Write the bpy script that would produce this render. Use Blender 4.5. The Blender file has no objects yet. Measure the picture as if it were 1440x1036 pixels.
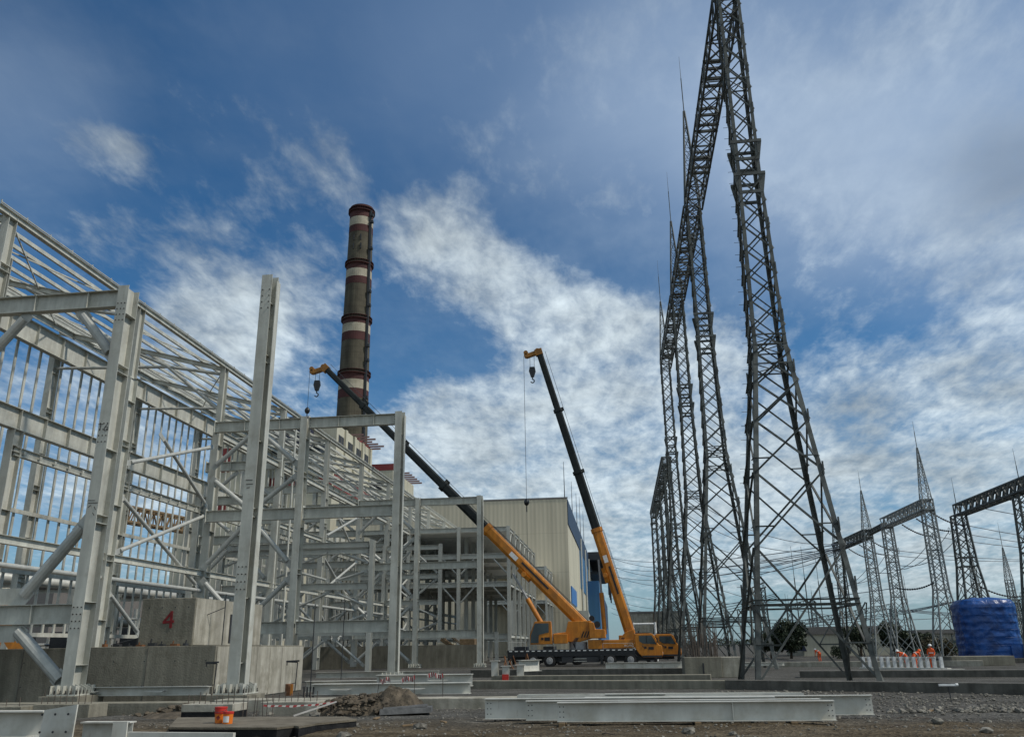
import bpy, bmesh, math, random
from mathutils import Vector, Matrix, noise
random.seed(7)
V = Vector
G = -0.45                      # ground level on the site
sc = bpy.context.scene
COL = sc.collection

# ------------------------------------------------------------------ materials
def new_mat(name):
    m = bpy.data.materials.new(name); m.use_nodes = True
    nt = m.node_tree; b = nt.nodes['Principled BSDF']
    return m, nt, b
def N(nt, t, **kw):
    n = nt.nodes.new(t)
    for k, v in kw.items():
        if k in n.inputs: n.inputs[k].default_value = v
        else: setattr(n, k, v)
    return n
def L(nt, a, b): nt.links.new(a, b)
def ramp(nt, fac, stops, interp='LINEAR'):
    r = nt.nodes.new('ShaderNodeValToRGB'); r.color_ramp.interpolation = interp
    e = r.color_ramp.elements
    while len(e) < len(stops): e.new(0.5)
    for i, (p, c) in enumerate(stops):
        e[i].position = p; e[i].color = (c[0], c[1], c[2], 1) if not isinstance(c, (int, float)) else (c, c, c, 1)
    L(nt, fac, r.inputs[0]); return r
def mixc(nt, fac, a, b, mode='MIX'):
    m = nt.nodes.new('ShaderNodeMix'); m.data_type = 'RGBA'; m.blend_type = mode
    if isinstance(fac, (int, float)): m.inputs[0].default_value = fac
    else: L(nt, fac, m.inputs[0])
    for s, v in ((6, a), (7, b)):
        if isinstance(v, tuple): m.inputs[s].default_value = (v[0], v[1], v[2], 1)
        else: L(nt, v, m.inputs[s])
    return m.outputs[2]
def surf(name, c1, c2, scale=3.0, rough=0.6, metal=0.0, bump=0.0, bscale=20, streak=0.0, dirt=None, spec=0.4, stretch=(1, 1, 1), spots=None):
    """two-tone weathered surface in world space, optional vertical streaks and dirt"""
    m, nt, b = new_mat(name)
    g = N(nt, 'ShaderNodeNewGeometry')
    mp = N(nt, 'ShaderNodeMapping'); mp.inputs['Scale'].default_value = stretch
    L(nt, g.outputs['Position'], mp.inputs[0])
    n1 = N(nt, 'ShaderNodeTexNoise', Scale=scale, Detail=6, Roughness=0.6); L(nt, mp.outputs[0], n1.inputs['Vector'])
    r1 = ramp(nt, n1.outputs[0], [(0.35, c1), (0.65, c2)])
    col = r1.outputs[0]
    if streak:
        m2 = N(nt, 'ShaderNodeMapping'); m2.inputs['Scale'].default_value = (1.5, 1.5, 0.16)
        L(nt, g.outputs['Position'], m2.inputs[0])
        n2 = N(nt, 'ShaderNodeTexNoise', Scale=1.6, Detail=9, Roughness=0.62); L(nt, m2.outputs[0], n2.inputs['Vector'])
        r2 = ramp(nt, n2.outputs[0], [(0.42, 1 - streak), (0.62, 1.0)])
        col = mixc(nt, 1.0, col, r2.outputs[0], 'MULTIPLY')
    if dirt:
        n3 = N(nt, 'ShaderNodeTexNoise', Scale=0.9, Detail=8, Roughness=0.7); L(nt, g.outputs['Position'], n3.inputs['Vector'])
        r3 = ramp(nt, n3.outputs[0], [(0.5, 0.0), (0.68, 0.75)])
        col = mixc(nt, r3.outputs[0], col, dirt)
    if spots:
        ms = N(nt, 'ShaderNodeMapping'); ms.inputs['Scale'].default_value = (2.2, 2.2, .8); L(nt, g.outputs['Position'], ms.inputs[0])
        n4 = N(nt, 'ShaderNodeTexNoise', Scale=2.4, Detail=9, Roughness=0.75); L(nt, ms.outputs[0], n4.inputs['Vector'])
        r4 = ramp(nt, n4.outputs[0], [(0.60, 0.0), (0.70, 0.55)]); col = mixc(nt, r4.outputs[0], col, spots)
    L(nt, col, b.inputs['Base Color'])
    b.inputs['Roughness'].default_value = rough; b.inputs['Metallic'].default_value = metal
    b.inputs['Specular IOR Level'].default_value = spec
    if bump:
        nb = N(nt, 'ShaderNodeTexNoise', Scale=bscale, Detail=5); L(nt, g.outputs['Position'], nb.inputs['Vector'])
        bp = N(nt, 'ShaderNodeBump', Strength=bump, Distance=0.05); L(nt, nb.outputs[0], bp.inputs['Height']); L(nt, bp.outputs[0], b.inputs['Normal'])
    return m
def flat(name, c, rough=0.5, metal=0.0, spec=0.4):
    return surf(name, tuple(x * 0.85 for x in c), tuple(min(1, x * 1.1) for x in c), 5, rough, metal, spec=spec)

M = {}
M['steel'] = surf('grey_primed_steel', (0.46, 0.46, 0.405), (0.55, 0.55, 0.485), 1.2, 0.55, streak=0.2, dirt=(0.33, 0.315, 0.26), spec=0.35, spots=(0.24, 0.20, 0.14))
M['steel_far'] = surf('grey_steel_further_back', (0.43, 0.43, 0.385), (0.51, 0.51, 0.455), 1.0, 0.6, streak=0.1, spec=0.3)
M['pipe'] = surf('galvanised_pipe', (0.38, 0.385, 0.35), (0.48, 0.48, 0.44), 2.5, 0.5, metal=0.15, streak=0.08)
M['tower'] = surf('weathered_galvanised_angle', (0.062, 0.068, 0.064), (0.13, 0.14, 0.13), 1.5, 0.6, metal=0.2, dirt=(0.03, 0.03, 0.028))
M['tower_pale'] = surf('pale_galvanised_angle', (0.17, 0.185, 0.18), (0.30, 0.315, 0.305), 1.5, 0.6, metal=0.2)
M['dark'] = flat('dark_metal', (0.03, 0.032, 0.035), 0.6)
M['black'] = flat('black_paint', (0.016, 0.017, 0.019), 0.4)
M['bolt'] = flat('bolt_steel', (0.06, 0.055, 0.05), 0.5, 0.5)
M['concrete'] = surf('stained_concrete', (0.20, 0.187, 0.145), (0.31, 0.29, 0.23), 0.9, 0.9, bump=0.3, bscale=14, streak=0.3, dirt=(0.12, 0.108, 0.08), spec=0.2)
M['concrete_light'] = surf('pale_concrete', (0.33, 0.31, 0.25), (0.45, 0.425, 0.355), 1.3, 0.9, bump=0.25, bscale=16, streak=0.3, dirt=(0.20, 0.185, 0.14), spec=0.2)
M['concrete_dark'] = surf('damp_concrete', (0.09, 0.086, 0.074), (0.155, 0.148, 0.128), 1.1, 0.9, bump=0.3, bscale=10, streak=0.3, spec=0.2)
M['bitumen'] = surf('bitumen_coating', (0.008, 0.008, 0.009), (0.022, 0.022, 0.022), 3, 0.75, bump=0.4, bscale=14, spec=0.2)
M['orange'] = surf('crane_orange', (0.50, 0.17, 0.010), (0.64, 0.235, 0.016), 0.8, 0.45, streak=0.25, dirt=(0.26, 0.11, 0.02), spec=0.45, spots=(0.10, 0.06, 0.03))
M['headmat'] = surf('boom_head_ochre', (0.16, 0.075, 0.015), (0.34, 0.14, 0.015), 1.5, 0.6)
M['boomblack'] = surf('boom_black', (0.010, 0.013, 0.013), (0.022, 0.027, 0.027), 1, 0.6, spec=0.2)
M['tyre'] = flat('tyre_rubber', (0.018, 0.018, 0.018), 0.85)
M['rim'] = flat('wheel_rim', (0.30, 0.30, 0.30), 0.5)
M['white'] = flat('white_paint', (0.72, 0.72, 0.70), 0.6)
M['whitesteel'] = surf('white_primed_girder', (0.52, 0.51, 0.45), (0.62, 0.61, 0.55), 1.4, 0.5, streak=0.1, dirt=(0.38, 0.35, 0.28), spots=(0.26, 0.215, 0.15))
M['red'] = flat('red_paint', (0.50, 0.03, 0.02), 0.5)
M['darkred'] = surf('maroon_paint', (0.13, 0.018, 0.018), (0.20, 0.03, 0.028), 0.2, 0.7)
M['rust'] = surf('rusty_steel', (0.10, 0.045, 0.02), (0.22, 0.10, 0.045), 4, 0.9)
M['rebar'] = surf('rusty_rebar', (0.055, 0.045, 0.038), (0.12, 0.095, 0.075), 6, 0.85)
M['wood'] = surf('raw_timber', (0.14, 0.095, 0.05), (0.26, 0.18, 0.10), 3, 0.85)
M['wire'] = flat('wire_metal', (0.045, 0.047, 0.05), 0.5)
M['wireblue'] = flat('conductor_wire', (0.11, 0.13, 0.15), 0.5)
M['hivis'] = flat('hi_vis_orange', (0.75, 0.11, 0.025), 0.8)
M['skin'] = flat('skin', (0.45, 0.26, 0.18), 0.6)
M['navy'] = flat('navy_cloth', (0.02, 0.025, 0.05), 0.85)
M['blue'] = flat('blue_paint', (0.02, 0.13, 0.36), 0.5)
M['green'] = flat('green_fence', (0.05, 0.13, 0.08), 0.6)
M['pinkgrey'] = flat('faded_primer', (0.20, 0.12, 0.11), 0.8)
M['cream'] = surf('cream_render', (0.42, 0.40, 0.31), (0.52, 0.495, 0.39), 0.06, 0.8, streak=0.12)
M['grey_roof'] = flat('grey_roof', (0.16, 0.15, 0.14), 0.8)
M['deck'] = surf('galvanised_decking', (0.66, 0.65, 0.60), (0.74, 0.73, 0.68), 0.7, 0.6)
def glass_mat():
    m, nt, b = new_mat('cab_glass'); b.inputs['Base Color'].default_value = (0.03, 0.04, 0.045, 1)
    b.inputs['Roughness'].default_value = 0.08; b.inputs['Specular IOR Level'].default_value = 0.8; return m
M['glass'] = glass_mat()
def emat(name, c):  return flat(name, c)

def cladding_mat(name, c1, c2, period, axis, stains=0.3):
    """profiled metal sheet cladding: narrow vertical ribs plus sheet joints and stains"""
    m, nt, b = new_mat(name); g = N(nt, 'ShaderNodeNewGeometry')
    sp = N(nt, 'ShaderNodeSeparateXYZ'); L(nt, g.outputs['Position'], sp.inputs[0])
    mu = N(nt, 'ShaderNodeMath', operation='MULTIPLY'); mu.inputs[1].default_value = 2 * math.pi / period; L(nt, sp.outputs[axis], mu.inputs[0])
    si = N(nt, 'ShaderNodeMath', operation='SINE'); L(nt, mu.outputs[0], si.inputs[0])
    r = ramp(nt, si.outputs[0], [(0.0, c1), (0.35, c2)])
    mp = N(nt, 'ShaderNodeMapping'); mp.inputs['Scale'].default_value = (0.35, 0.35, 0.03); L(nt, g.outputs['Position'], mp.inputs[0])
    n = N(nt, 'ShaderNodeTexNoise', Scale=1.0, Detail=6); L(nt, mp.outputs[0], n.inputs['Vector'])
    r2 = ramp(nt, n.outputs[0], [(0.35, 1 - stains), (0.6, 1.0)])
    mz = N(nt, 'ShaderNodeMath', operation='FRACT'); dz = N(nt, 'ShaderNodeMath', operation='DIVIDE'); dz.inputs[1].default_value = 9.0
    L(nt, sp.outputs[2], dz.inputs[0]); L(nt, dz.outputs[0], mz.inputs[0])
    r3 = ramp(nt, mz.outputs[0], [(0.0, 0.8), (0.02, 1.0)])
    c = mixc(nt, 1, r.outputs[0], r2.outputs[0], 'MULTIPLY'); c = mixc(nt, 1, c, r3.outputs[0], 'MULTIPLY')
    L(nt, c, b.inputs['Base Color']); b.inputs['Roughness'].default_value = 0.65
    bp = N(nt, 'ShaderNodeBump', Strength=0.15, Distance=0.05); L(nt, si.outputs[0], bp.inputs['Height']); L(nt, bp.outputs[0], b.inputs['Normal'])
    return m
M['clad_front'] = cladding_mat('cream_sheet_cladding_front', (0.52, 0.465, 0.345), (0.57, 0.51, 0.38), 1.0, 0, 0.2)
M['clad_side'] = cladding_mat('cream_sheet_cladding_side', (0.49, 0.455, 0.335), (0.56, 0.52, 0.385), 1.0, 1, 0.2)
M['clad_blue'] = cladding_mat('dark_blue_sheet_cladding', (0.012, 0.035, 0.075), (0.02, 0.055, 0.11), 1.2, 1)
M['clad_lightblue'] = cladding_mat('mid_blue_sheet_cladding', (0.03, 0.12, 0.25), (0.04, 0.16, 0.32), 1.2, 1)

def ground_mat():
    m, nt, b = new_mat('site_ground'); g = N(nt, 'ShaderNodeNewGeometry')
    def nz(s, d=8, r=0.6, stretch=None):
        n = N(nt, 'ShaderNodeTexNoise', Scale=s, Detail=d, Roughness=r)
        if stretch:
            mp = N(nt, 'ShaderNodeMapping'); mp.inputs['Scale'].default_value = stretch; L(nt, g.outputs['Position'], mp.inputs[0]); L(nt, mp.outputs[0], n.inputs['Vector'])
        else: L(nt, g.outputs['Position'], n.inputs['Vector'])
        return n
    big = nz(0.16, 5, 0.55); mid = nz(0.9, 8, 0.65, (0.5, 1.4, 1)); fine = nz(9, 6, 0.75)
    brown = ramp(nt, mid.outputs[0], [(0.3, (0.044, 0.033, 0.019)), (0.5, (0.082, 0.064, 0.040)), (0.68, (0.14, 0.114, 0.077))])
    grey = ramp(nt, mid.outputs[0], [(0.3, (0.042, 0.04, 0.034)), (0.55, (0.085, 0.081, 0.071)), (0.7, (0.135, 0.13, 0.116))])
    sp = N(nt, 'ShaderNodeSeparateXYZ'); L(nt, g.outputs['Position'], sp.inputs[0])
    # gravel road: greyer beyond y = 26 on the right
    ma = N(nt, 'ShaderNodeMath', operation='ADD'); L(nt, sp.outputs[1], ma.inputs[0])
    mb = N(nt, 'ShaderNodeMath', operation='MULTIPLY'); mb.inputs[1].default_value = 7.0; L(nt, big.outputs[0], mb.inputs[0]); L(nt, mb.outputs[0], ma.inputs[1])
    rg = N(nt, 'ShaderNodeMapRange'); rg.inputs[1].default_value = 27.5; rg.inputs[2].default_value = 31.0; L(nt, ma.outputs[0], rg.inputs[0])
    c = mixc(nt, rg.outputs[0], brown.outputs[0], grey.outputs[0])
    vo = N(nt, 'ShaderNodeTexVoronoi', Scale=14); L(nt, g.outputs['Position'], vo.inputs['Vector'])
    rv = ramp(nt, vo.outputs['Color'], [(0.15, 0.55), (0.85, 1.5)])
    c = mixc(nt, 0.75, c, rv.outputs[0], 'MULTIPLY')
    rf = ramp(nt, fine.outputs[0], [(0.35, 0.55), (0.65, 1.35)])
    c = mixc(nt, 0.8, c, rf.outputs[0], 'MULTIPLY')
    L(nt, c, b.inputs['Base Color']); b.inputs['Roughness'].default_value = 0.95; b.inputs['Specular IOR Level'].default_value = 0.15
    ad = N(nt, 'ShaderNodeMath', operation='ADD'); L(nt, fine.outputs[0], ad.inputs[0]); L(nt, vo.outputs['Distance'], ad.inputs[1])
    bp = N(nt, 'ShaderNodeBump', Strength=0.8, Distance=0.04); L(nt, ad.outputs[0], bp.inputs['Height']); L(nt, bp.outputs[0], b.inputs['Normal'])
    return m
M['ground'] = ground_mat()
M['stone'] = surf('gravel_stone', (0.07, 0.064, 0.052), (0.24, 0.225, 0.19), 5, 0.9, bump=0.4, bscale=30)
M['soil'] = surf('clay_soil', (0.045, 0.037, 0.026), (0.125, 0.10, 0.07), 2.5, 0.95, bump=0.9, bscale=8)
def foliage(name, a, b_):
    m, nt, b = new_mat(name); oi = N(nt, 'ShaderNodeNewGeometry')
    n = N(nt, 'ShaderNodeTexNoise', Scale=2.2, Detail=4); L(nt, oi.outputs['Position'], n.inputs['Vector'])
    r = ramp(nt, n.outputs[0], [(0.35, a), (0.65, b_)]); L(nt, r.outputs[0], b.inputs['Base Color']); b.inputs['Roughness'].default_value = 0.7
    return m
M['leaf'] = foliage('dark_green_leaves', (0.012, 0.020, 0.009), (0.035, 0.052, 0.020))
M['leaf2'] = foliage('olive_brown_leaves', (0.030, 0.030, 0.014), (0.085, 0.07, 0.03))
M['bark'] = flat('tree_bark', (0.06, 0.045, 0.03), 0.9)

def tarp_mat():
    m, nt, b = new_mat('blue_tarpaulin'); g = N(nt, 'ShaderNodeNewGeometry')
    n = N(nt, 'ShaderNodeTexNoise', Scale=1.2, Detail=6); L(nt, g.outputs['Position'], n.inputs['Vector'])
    r = ramp(nt, n.outputs[0], [(0.35, (0.004, 0.030, 0.13)), (0.65, (0.010, 0.080, 0.31))])
    L(nt, r.outputs[0], b.inputs['Base Color']); b.inputs['Roughness'].default_value = 0.38
    n2 = N(nt, 'ShaderNodeTexNoise', Scale=1.3, Detail=3, Distortion=0.8); L(nt, g.outputs['Position'], n2.inputs['Vector'])
    bp = N(nt, 'ShaderNodeBump', Strength=0.45, Distance=0.2); L(nt, n2.outputs[0], bp.inputs['Height']); L(nt, bp.outputs[0], b.inputs['Normal'])
    return m
M['tarp'] = tarp_mat()

def chimney_mat():
    m, nt, b = new_mat('chimney_shell'); g = N(nt, 'ShaderNodeNewGeometry')
    sp = N(nt, 'ShaderNodeSeparateXYZ'); L(nt, g.outputs['Position'], sp.inputs[0])
    n = N(nt, 'ShaderNodeTexNoise', Scale=0.25, Detail=6); L(nt, g.outputs['Position'], n.inputs['Vector'])
    base = ramp(nt, n.outputs[0], [(0.35, (0.060, 0.052, 0.034)), (0.65, (0.098, 0.086, 0.058))])
    fr = N(nt, 'ShaderNodeMath', operation='FRACT'); d = N(nt, 'ShaderNodeMath', operation='DIVIDE'); d.inputs[1].default_value = 2.4
    L(nt, sp.outputs[2], d.inputs[0]); L(nt, d.outputs[0], fr.inputs[0])
    rl = ramp(nt, fr.outputs[0], [(0.0, 0.72), (0.12, 1.0)])
    col = mixc(nt, 1, base.outputs[0], rl.outputs[0], 'MULTIPLY')
    ms = N(nt, 'ShaderNodeMapping'); ms.inputs['Scale'].default_value = (0.6, 0.6, 0.03); L(nt, g.outputs['Position'], ms.inputs[0])
    ns = N(nt, 'ShaderNodeTexNoise', Scale=1, Detail=4); L(nt, ms.outputs[0], ns.inputs['Vector'])
    rs = ramp(nt, ns.outputs[0], [(0.4, 0.75), (0.6, 1.05)]); col = mixc(nt, 1, col, rs.outputs[0], 'MULTIPLY')
    L(nt, col, b.inputs['Base Color']); b.inputs['Roughness'].default_value = 0.9
    return m
M['chimney'] = chimney_mat()
M['band_white'] = surf('faded_white_band', (0.30, 0.27, 0.20), (0.44, 0.40, 0.31), 0.3, 0.8, streak=0.1)
M['band_red'] = surf('faded_maroon_band', (0.045, 0.016, 0.015), (0.072, 0.023, 0.021), 0.3, 0.85)

# ------------------------------------------------------------------ mesh builder
class MB:
    def __init__(s): s.v = []; s.f = []; s.mi = []; s.cur = 0
    def add(s, vs, fs):
        o = len(s.v); s.v += [tuple(p) for p in vs]; s.f += [tuple(i + o for i in f) for f in fs]; s.mi += [s.cur] * len(fs); return s
    def box(s, x0, x1, y0, y1, z0, z1):
        return s.add([(x0, y0, z0), (x1, y0, z0), (x1, y1, z0), (x0, y1, z0), (x0, y0, z1), (x1, y0, z1), (x1, y1, z1), (x0, y1, z1)],
                     [(0, 3, 2, 1), (4, 5, 6, 7), (0, 1, 5, 4), (1, 2, 6, 5), (2, 3, 7, 6), (3, 0, 4, 7)])
    def prof(s, pts, p0, p1, up=(0, 0, 1), pts2=None):
        """extrude a closed 2D outline (side, up) from p0 to p1"""
        p0, p1 = V(p0), V(p1); d = (p1 - p0).normalized(); u = V(up)
        if abs(d.dot(u)) > 0.999: u = V((0, 1, 0)) if abs(d.y) < 0.9 else V((1, 0, 0))
        sd = d.cross(u).normalized(); u = sd.cross(d)
        n = len(pts); q = pts2 or pts
        vs = [p0 + sd * a + u * b for a, b in pts] + [p1 + sd * a + u * b for a, b in q]
        fs = [(i, (i + 1) % n, n + (i + 1) % n, n + i) for i in range(n)] + [tuple(range(n - 1, -1, -1)), tuple(range(n, 2 * n))]
        return s.add(vs, fs)
    def bar(s, p0, p1, w, h=None, up=(0, 0, 1)):
        h = h or w; return s.prof([(-w / 2, -h / 2), (w / 2, -h / 2), (w / 2, h / 2), (-w / 2, h / 2)], p0, p1, up)
    def ang(s, p0, p1, w, t=None, up=(0, 0, 1), sx=1, sy=1):
        t = t or w * 0.14
        P = [(0, 0), (w * sx, 0), (w * sx, t * sy), (t * sx, t * sy), (t * sx, w * sy), (0, w * sy)]
        if sx * sy < 0: P = P[::-1]
        return s.prof(P, p0, p1, up)
    def ib(s, p0, p1, b, h, tf, tw, up=(0, 0, 1)):
        a, c, w = b / 2, h / 2, tw / 2
        return s.prof([(-a, -c), (a, -c), (a, -c + tf), (w, -c + tf), (w, c - tf), (a, c - tf), (a, c), (-a, c), (-a, c - tf), (-w, c - tf), (-w, -c + tf), (-a, -c + tf)], p0, p1, up)
    def tube(s, p0, p1, r0, r1=None, n=10):
        r1 = r0 if r1 is None else r1
        A = [(math.cos(2 * math.pi * i / n), math.sin(2 * math.pi * i / n)) for i in range(n)]
        return s.prof([(r0 * a, r0 * b) for a, b in A], p0, p1, (0, 0, 1), [(r1 * a, r1 * b) for a, b in A])
    def path(s, pts, r, n=5):
        for a, b in zip(pts, pts[1:]): s.tube(a, b, r, r, n)
        return s
    def lathe(s, prof, c=(0, 0, 0), n=32):
        vs = []; fs = []
        for r, z in prof:
            for i in range(n):
                a = 2 * math.pi * i / n; vs.append((c[0] + r * math.cos(a), c[1] + r * math.sin(a), c[2] + z))
        for k in range(len(prof) - 1):
            for i in range(n):
                j = (i + 1) % n; fs.append((k * n + i, k * n + j, (k + 1) * n + j, (k + 1) * n + i))
        fs.append(tuple(range(n - 1, -1, -1))); fs.append(tuple((len(prof) - 1) * n + i for i in range(n)))
        return s.add(vs, fs)
    def poly(s, pts, y0, y1):
        """outline in x,z extruded in y"""
        n = len(pts); vs = [(x, y0, z) for x, z in pts] + [(x, y1, z) for x, z in pts]
        return s.add(vs, [tuple(range(n)), tuple(range(2 * n - 1, n - 1, -1))] + [(i, n + i, n + (i + 1) % n, (i + 1) % n) for i in range(n)])
    def polyx(s, pts, x0, x1):
        n = len(pts); vs = [(x0, y, z) for y, z in pts] + [(x1, y, z) for y, z in pts]
        return s.add(vs, [tuple(range(n - 1, -1, -1)), tuple(range(n, 2 * n))] + [(i, (i + 1) % n, n + (i + 1) % n, n + i) for i in range(n)])
    def build(s, name, mat, parent=None, smooth=False, bevel=0, kind=None, mats=None):
        me = bpy.data.meshes.new(name); off = V((0, 0, 0))
        if parent is not None:
            off = world_loc(parent)
        me.from_pydata([tuple(V(p) - off) for p in s.v], [], s.f); 
        bm = bmesh.new(); bm.from_mesh(me); bmesh.ops.recalc_face_normals(bm, faces=bm.faces); bm.to_mesh(me); bm.free()
        for mm in ([mat] if mat else []) + (mats or []): me.materials.append(M[mm] if isinstance(mm, str) else mm)
        if mats: me.polygons.foreach_set('material_index', s.mi)
        if smooth: me.polygons.foreach_set('use_smooth', [True] * len(me.polygons))
        o = bpy.data.objects.new(name, me); COL.objects.link(o)
        if parent is not None: o.parent = parent
        if bevel:
            b = o.modifiers.new('bevel', 'BEVEL'); b.width = bevel; b.segments = 2; b.limit_method = 'ANGLE'
        if kind: o['kind'] = kind
        return o
def world_loc(o):
    l = V(o.location)
    while o.parent: o = o.parent; l += V(o.location)
    return l
def thing(name, label, cat, loc=(0, 0, 0), group=None):
    o = bpy.data.objects.new(name, None); o.empty_display_size = 0.3; COL.objects.link(o); o.location = loc
    o['label'] = label; o['category'] = cat
    if group: o['group'] = group
    return o
def tag(o, label, cat, group=None):
    o['label'] = label; o['category'] = cat
    if group: o['group'] = group
    return o
def solid(name, mb, mat, label, cat, origin=None, group=None, **kw):
    """a one-mesh thing whose origin sits at its base"""
    xs = [p[0] for p in mb.v]; ys = [p[1] for p in mb.v]; zs = [p[2] for p in mb.v]
    c = V(((min(xs) + max(xs)) / 2, (min(ys) + max(ys)) / 2, min(zs))) if origin is None else V(origin)
    mb.v = [tuple(V(p) - c) for p in mb.v]
    o = mb.build(name, mat, None, **kw); o.location = c
    return tag(o, label, cat, group)
def copy_tree(o, parent=None):
    c = o.copy(); COL.objects.link(c)
    if parent is not None: c.parent = parent
    for ch in [x for x in bpy.data.objects if x.parent == o]: copy_tree(ch, c)
    return c

# ------------------------------------------------------------------ camera
f, yaw, pitch, roll = 1178.0, -0.11993, 0.32095, -0.01479
cy, sy, cp, sp = math.cos(yaw), math.sin(yaw), math.cos(pitch), math.sin(pitch)
w_ = V((sy * cp, cy * cp, sp)); r0 = V((cy, -sy, 0)); u0 = r0.cross(w_)
rr = math.cos(roll) * r0 + math.sin(roll) * u0; uu = -math.sin(roll) * r0 + math.cos(roll) * u0
cam = bpy.data.cameras.new('camera'); co = bpy.data.objects.new('camera', cam); COL.objects.link(co)
cam.sensor_fit = 'HORIZONTAL'; cam.sensor_width = 36; cam.lens = 36 * f / 1440; cam.clip_start = 0.1; cam.clip_end = 20000
mt = Matrix((rr, uu, -w_)).transposed().to_4x4(); mt.translation = (0, 0, 1.6); co.matrix_world = mt
sc.camera = co

# ------------------------------------------------------------------ sun and sky
SUN_EL, SUN_AZ = math.radians(50), math.radians(98)       # azimuth clockwise from +Y
sun = bpy.data.lights.new('sun', 'SUN'); sun.energy = 3.1; sun.angle = math.radians(4); sun.color = (1, 0.94, 0.85)
so = bpy.data.objects.new('sun', sun); COL.objects.link(so)
sd = V((math.sin(SUN_AZ) * math.cos(SUN_EL), math.cos(SUN_AZ) * math.cos(SUN_EL), math.sin(SUN_EL)))
so.rotation_euler = sd.to_track_quat('Z', 'Y').to_euler(); so.location = (40, -20, 60)

def make_world():
    w = bpy.data.worlds.new('World'); sc.world = w; w.use_nodes = True; nt = w.node_tree
    bg = nt.nodes['Background']; bg.inputs[1].default_value = 0.095
    sky = N(nt, 'ShaderNodeTexSky'); sky.sky_type = 'NISHITA'; sky.sun_disc = False
    sky.sun_elevation = SUN_EL; sky.sun_rotation = SUN_AZ; sky.air_density = 1.0; sky.dust_density = 0.6; sky.ozone_density = 2.5
    tc = N(nt, 'ShaderNodeTexCoord'); D = tc.outputs['Generated']
    nrm = N(nt, 'ShaderNodeVectorMath', operation='NORMALIZE'); L(nt, D, nrm.inputs[0]); D = nrm.outputs[0]
    sp = N(nt, 'ShaderNodeSeparateXYZ'); L(nt, D, sp.inputs[0])
    def math_(op, a, b=None, c=None, clamp=False):
        n = nt.nodes.new('ShaderNodeMath'); n.operation = op; n.use_clamp = clamp
        for i, v in enumerate((a, b, c)):
            if v is None: continue
            if isinstance(v, (int, float)): n.inputs[i].default_value = v
            else: L(nt, v, n.inputs[i])
        return n.outputs[0]
    zc = math_('MAXIMUM', sp.outputs[2], 0.0)
    den = math_('ADD', zc, 0.16)
    px = math_('DIVIDE', sp.outputs[0], den); py = math_('DIVIDE', sp.outputs[1], den)
    cb = N(nt, 'ShaderNodeCombineXYZ'); L(nt, px, cb.inputs[0]); L(nt, py, cb.inputs[1]); P = cb.outputs[0]
    def noise_(scale, detail, rough, dist=0.0, off=(0, 0, 0), st=(1, 1, 1), rot=0.0):
        mp = N(nt, 'ShaderNodeMapping'); mp.inputs['Location'].default_value = off; mp.inputs['Scale'].default_value = st
        mp.inputs['Rotation'].default_value = (0, 0, rot); L(nt, P, mp.inputs[0])
        n = N(nt, 'ShaderNodeTexNoise', Scale=scale, Detail=detail, Roughness=rough, Distortion=dist); L(nt, mp.outputs[0], n.inputs['Vector']); return n.outputs[0]
    # coverage: soft cloud banks in fixed sky directions, some unseen and added for light
    def blob(c, inner, outer, amt):
        n = N(nt, 'ShaderNodeVectorMath', operation='DISTANCE'); L(nt, D, n.inputs[0]); n.inputs[1].default_value = V(c).normalized()
        m = N(nt, 'ShaderNodeMapRange', interpolation_type='SMOOTHSTEP'); m.inputs[1].default_value = outer; m.inputs[2].default_value = inner
        m.inputs[3].default_value = 0; m.inputs[4].default_value = amt; L(nt, n.outputs['Value'], m.inputs[0]); return m.outputs[0]
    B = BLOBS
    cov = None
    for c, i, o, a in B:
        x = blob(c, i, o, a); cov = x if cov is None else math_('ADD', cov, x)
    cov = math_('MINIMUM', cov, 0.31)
    n1 = noise_(1.7, 10, 0.60, 0.25, (3.1, 1.7, 0), (1.0, 1.0, 1), 0.5)
    n2 = noise_(14.0, 8, 0.62, 0.2, (0.3, 2.0, 0), (1.5, 0.8, 1), -0.35)     # altocumulus ripples
    n3 = noise_(0.8, 6, 0.6, 0.3, (7.0, 4.2, 0))
    base = math_('ADD', math_('MULTIPLY', n1, 0.64), math_('MULTIPLY', n2, 0.36))
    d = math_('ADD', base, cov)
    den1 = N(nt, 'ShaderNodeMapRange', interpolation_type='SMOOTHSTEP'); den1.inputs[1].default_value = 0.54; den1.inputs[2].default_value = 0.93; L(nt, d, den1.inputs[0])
    # thin general haze of cirrus
    thin = N(nt, 'ShaderNodeMapRange', interpolation_type='SMOOTHSTEP'); thin.inputs[1].default_value = 0.40; thin.inputs[2].default_value = 0.75; thin.inputs[4].default_value = 0.22
    L(nt, math_('ADD', n3, math_('MULTIPLY', n2, 0.08)), thin.inputs[0])
    lowf = N(nt, 'ShaderNodeMapRange', interpolation_type='SMOOTHSTEP'); lowf.inputs[1].default_value = 0.0; lowf.inputs[2].default_value = 0.07; L(nt, sp.outputs[2], lowf.inputs[0])
    dd = math_('MULTIPLY', math_('MULTIPLY', math_('MAXIMUM', den1.outputs[0], thin.outputs[0]), 0.88), lowf.outputs[0])
    # horizon haze
    hz = N(nt, 'ShaderNodeMapRange'); hz.inputs[1].default_value = 0.20; hz.inputs[2].default_value = -0.02; hz.inputs[3].default_value = 0; hz.inputs[4].default_value = 0.62; L(nt, sp.outputs[2], hz.inputs[0])
    # cloud brightness: varied by noise, greyer in the dark patches
    shade = math_('ADD', math_('MULTIPLY', n2, 0.45), math_('MULTIPLY', noise_(3.2, 8, 0.62, 0.3, (9, 3, 0)), 0.75))
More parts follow.
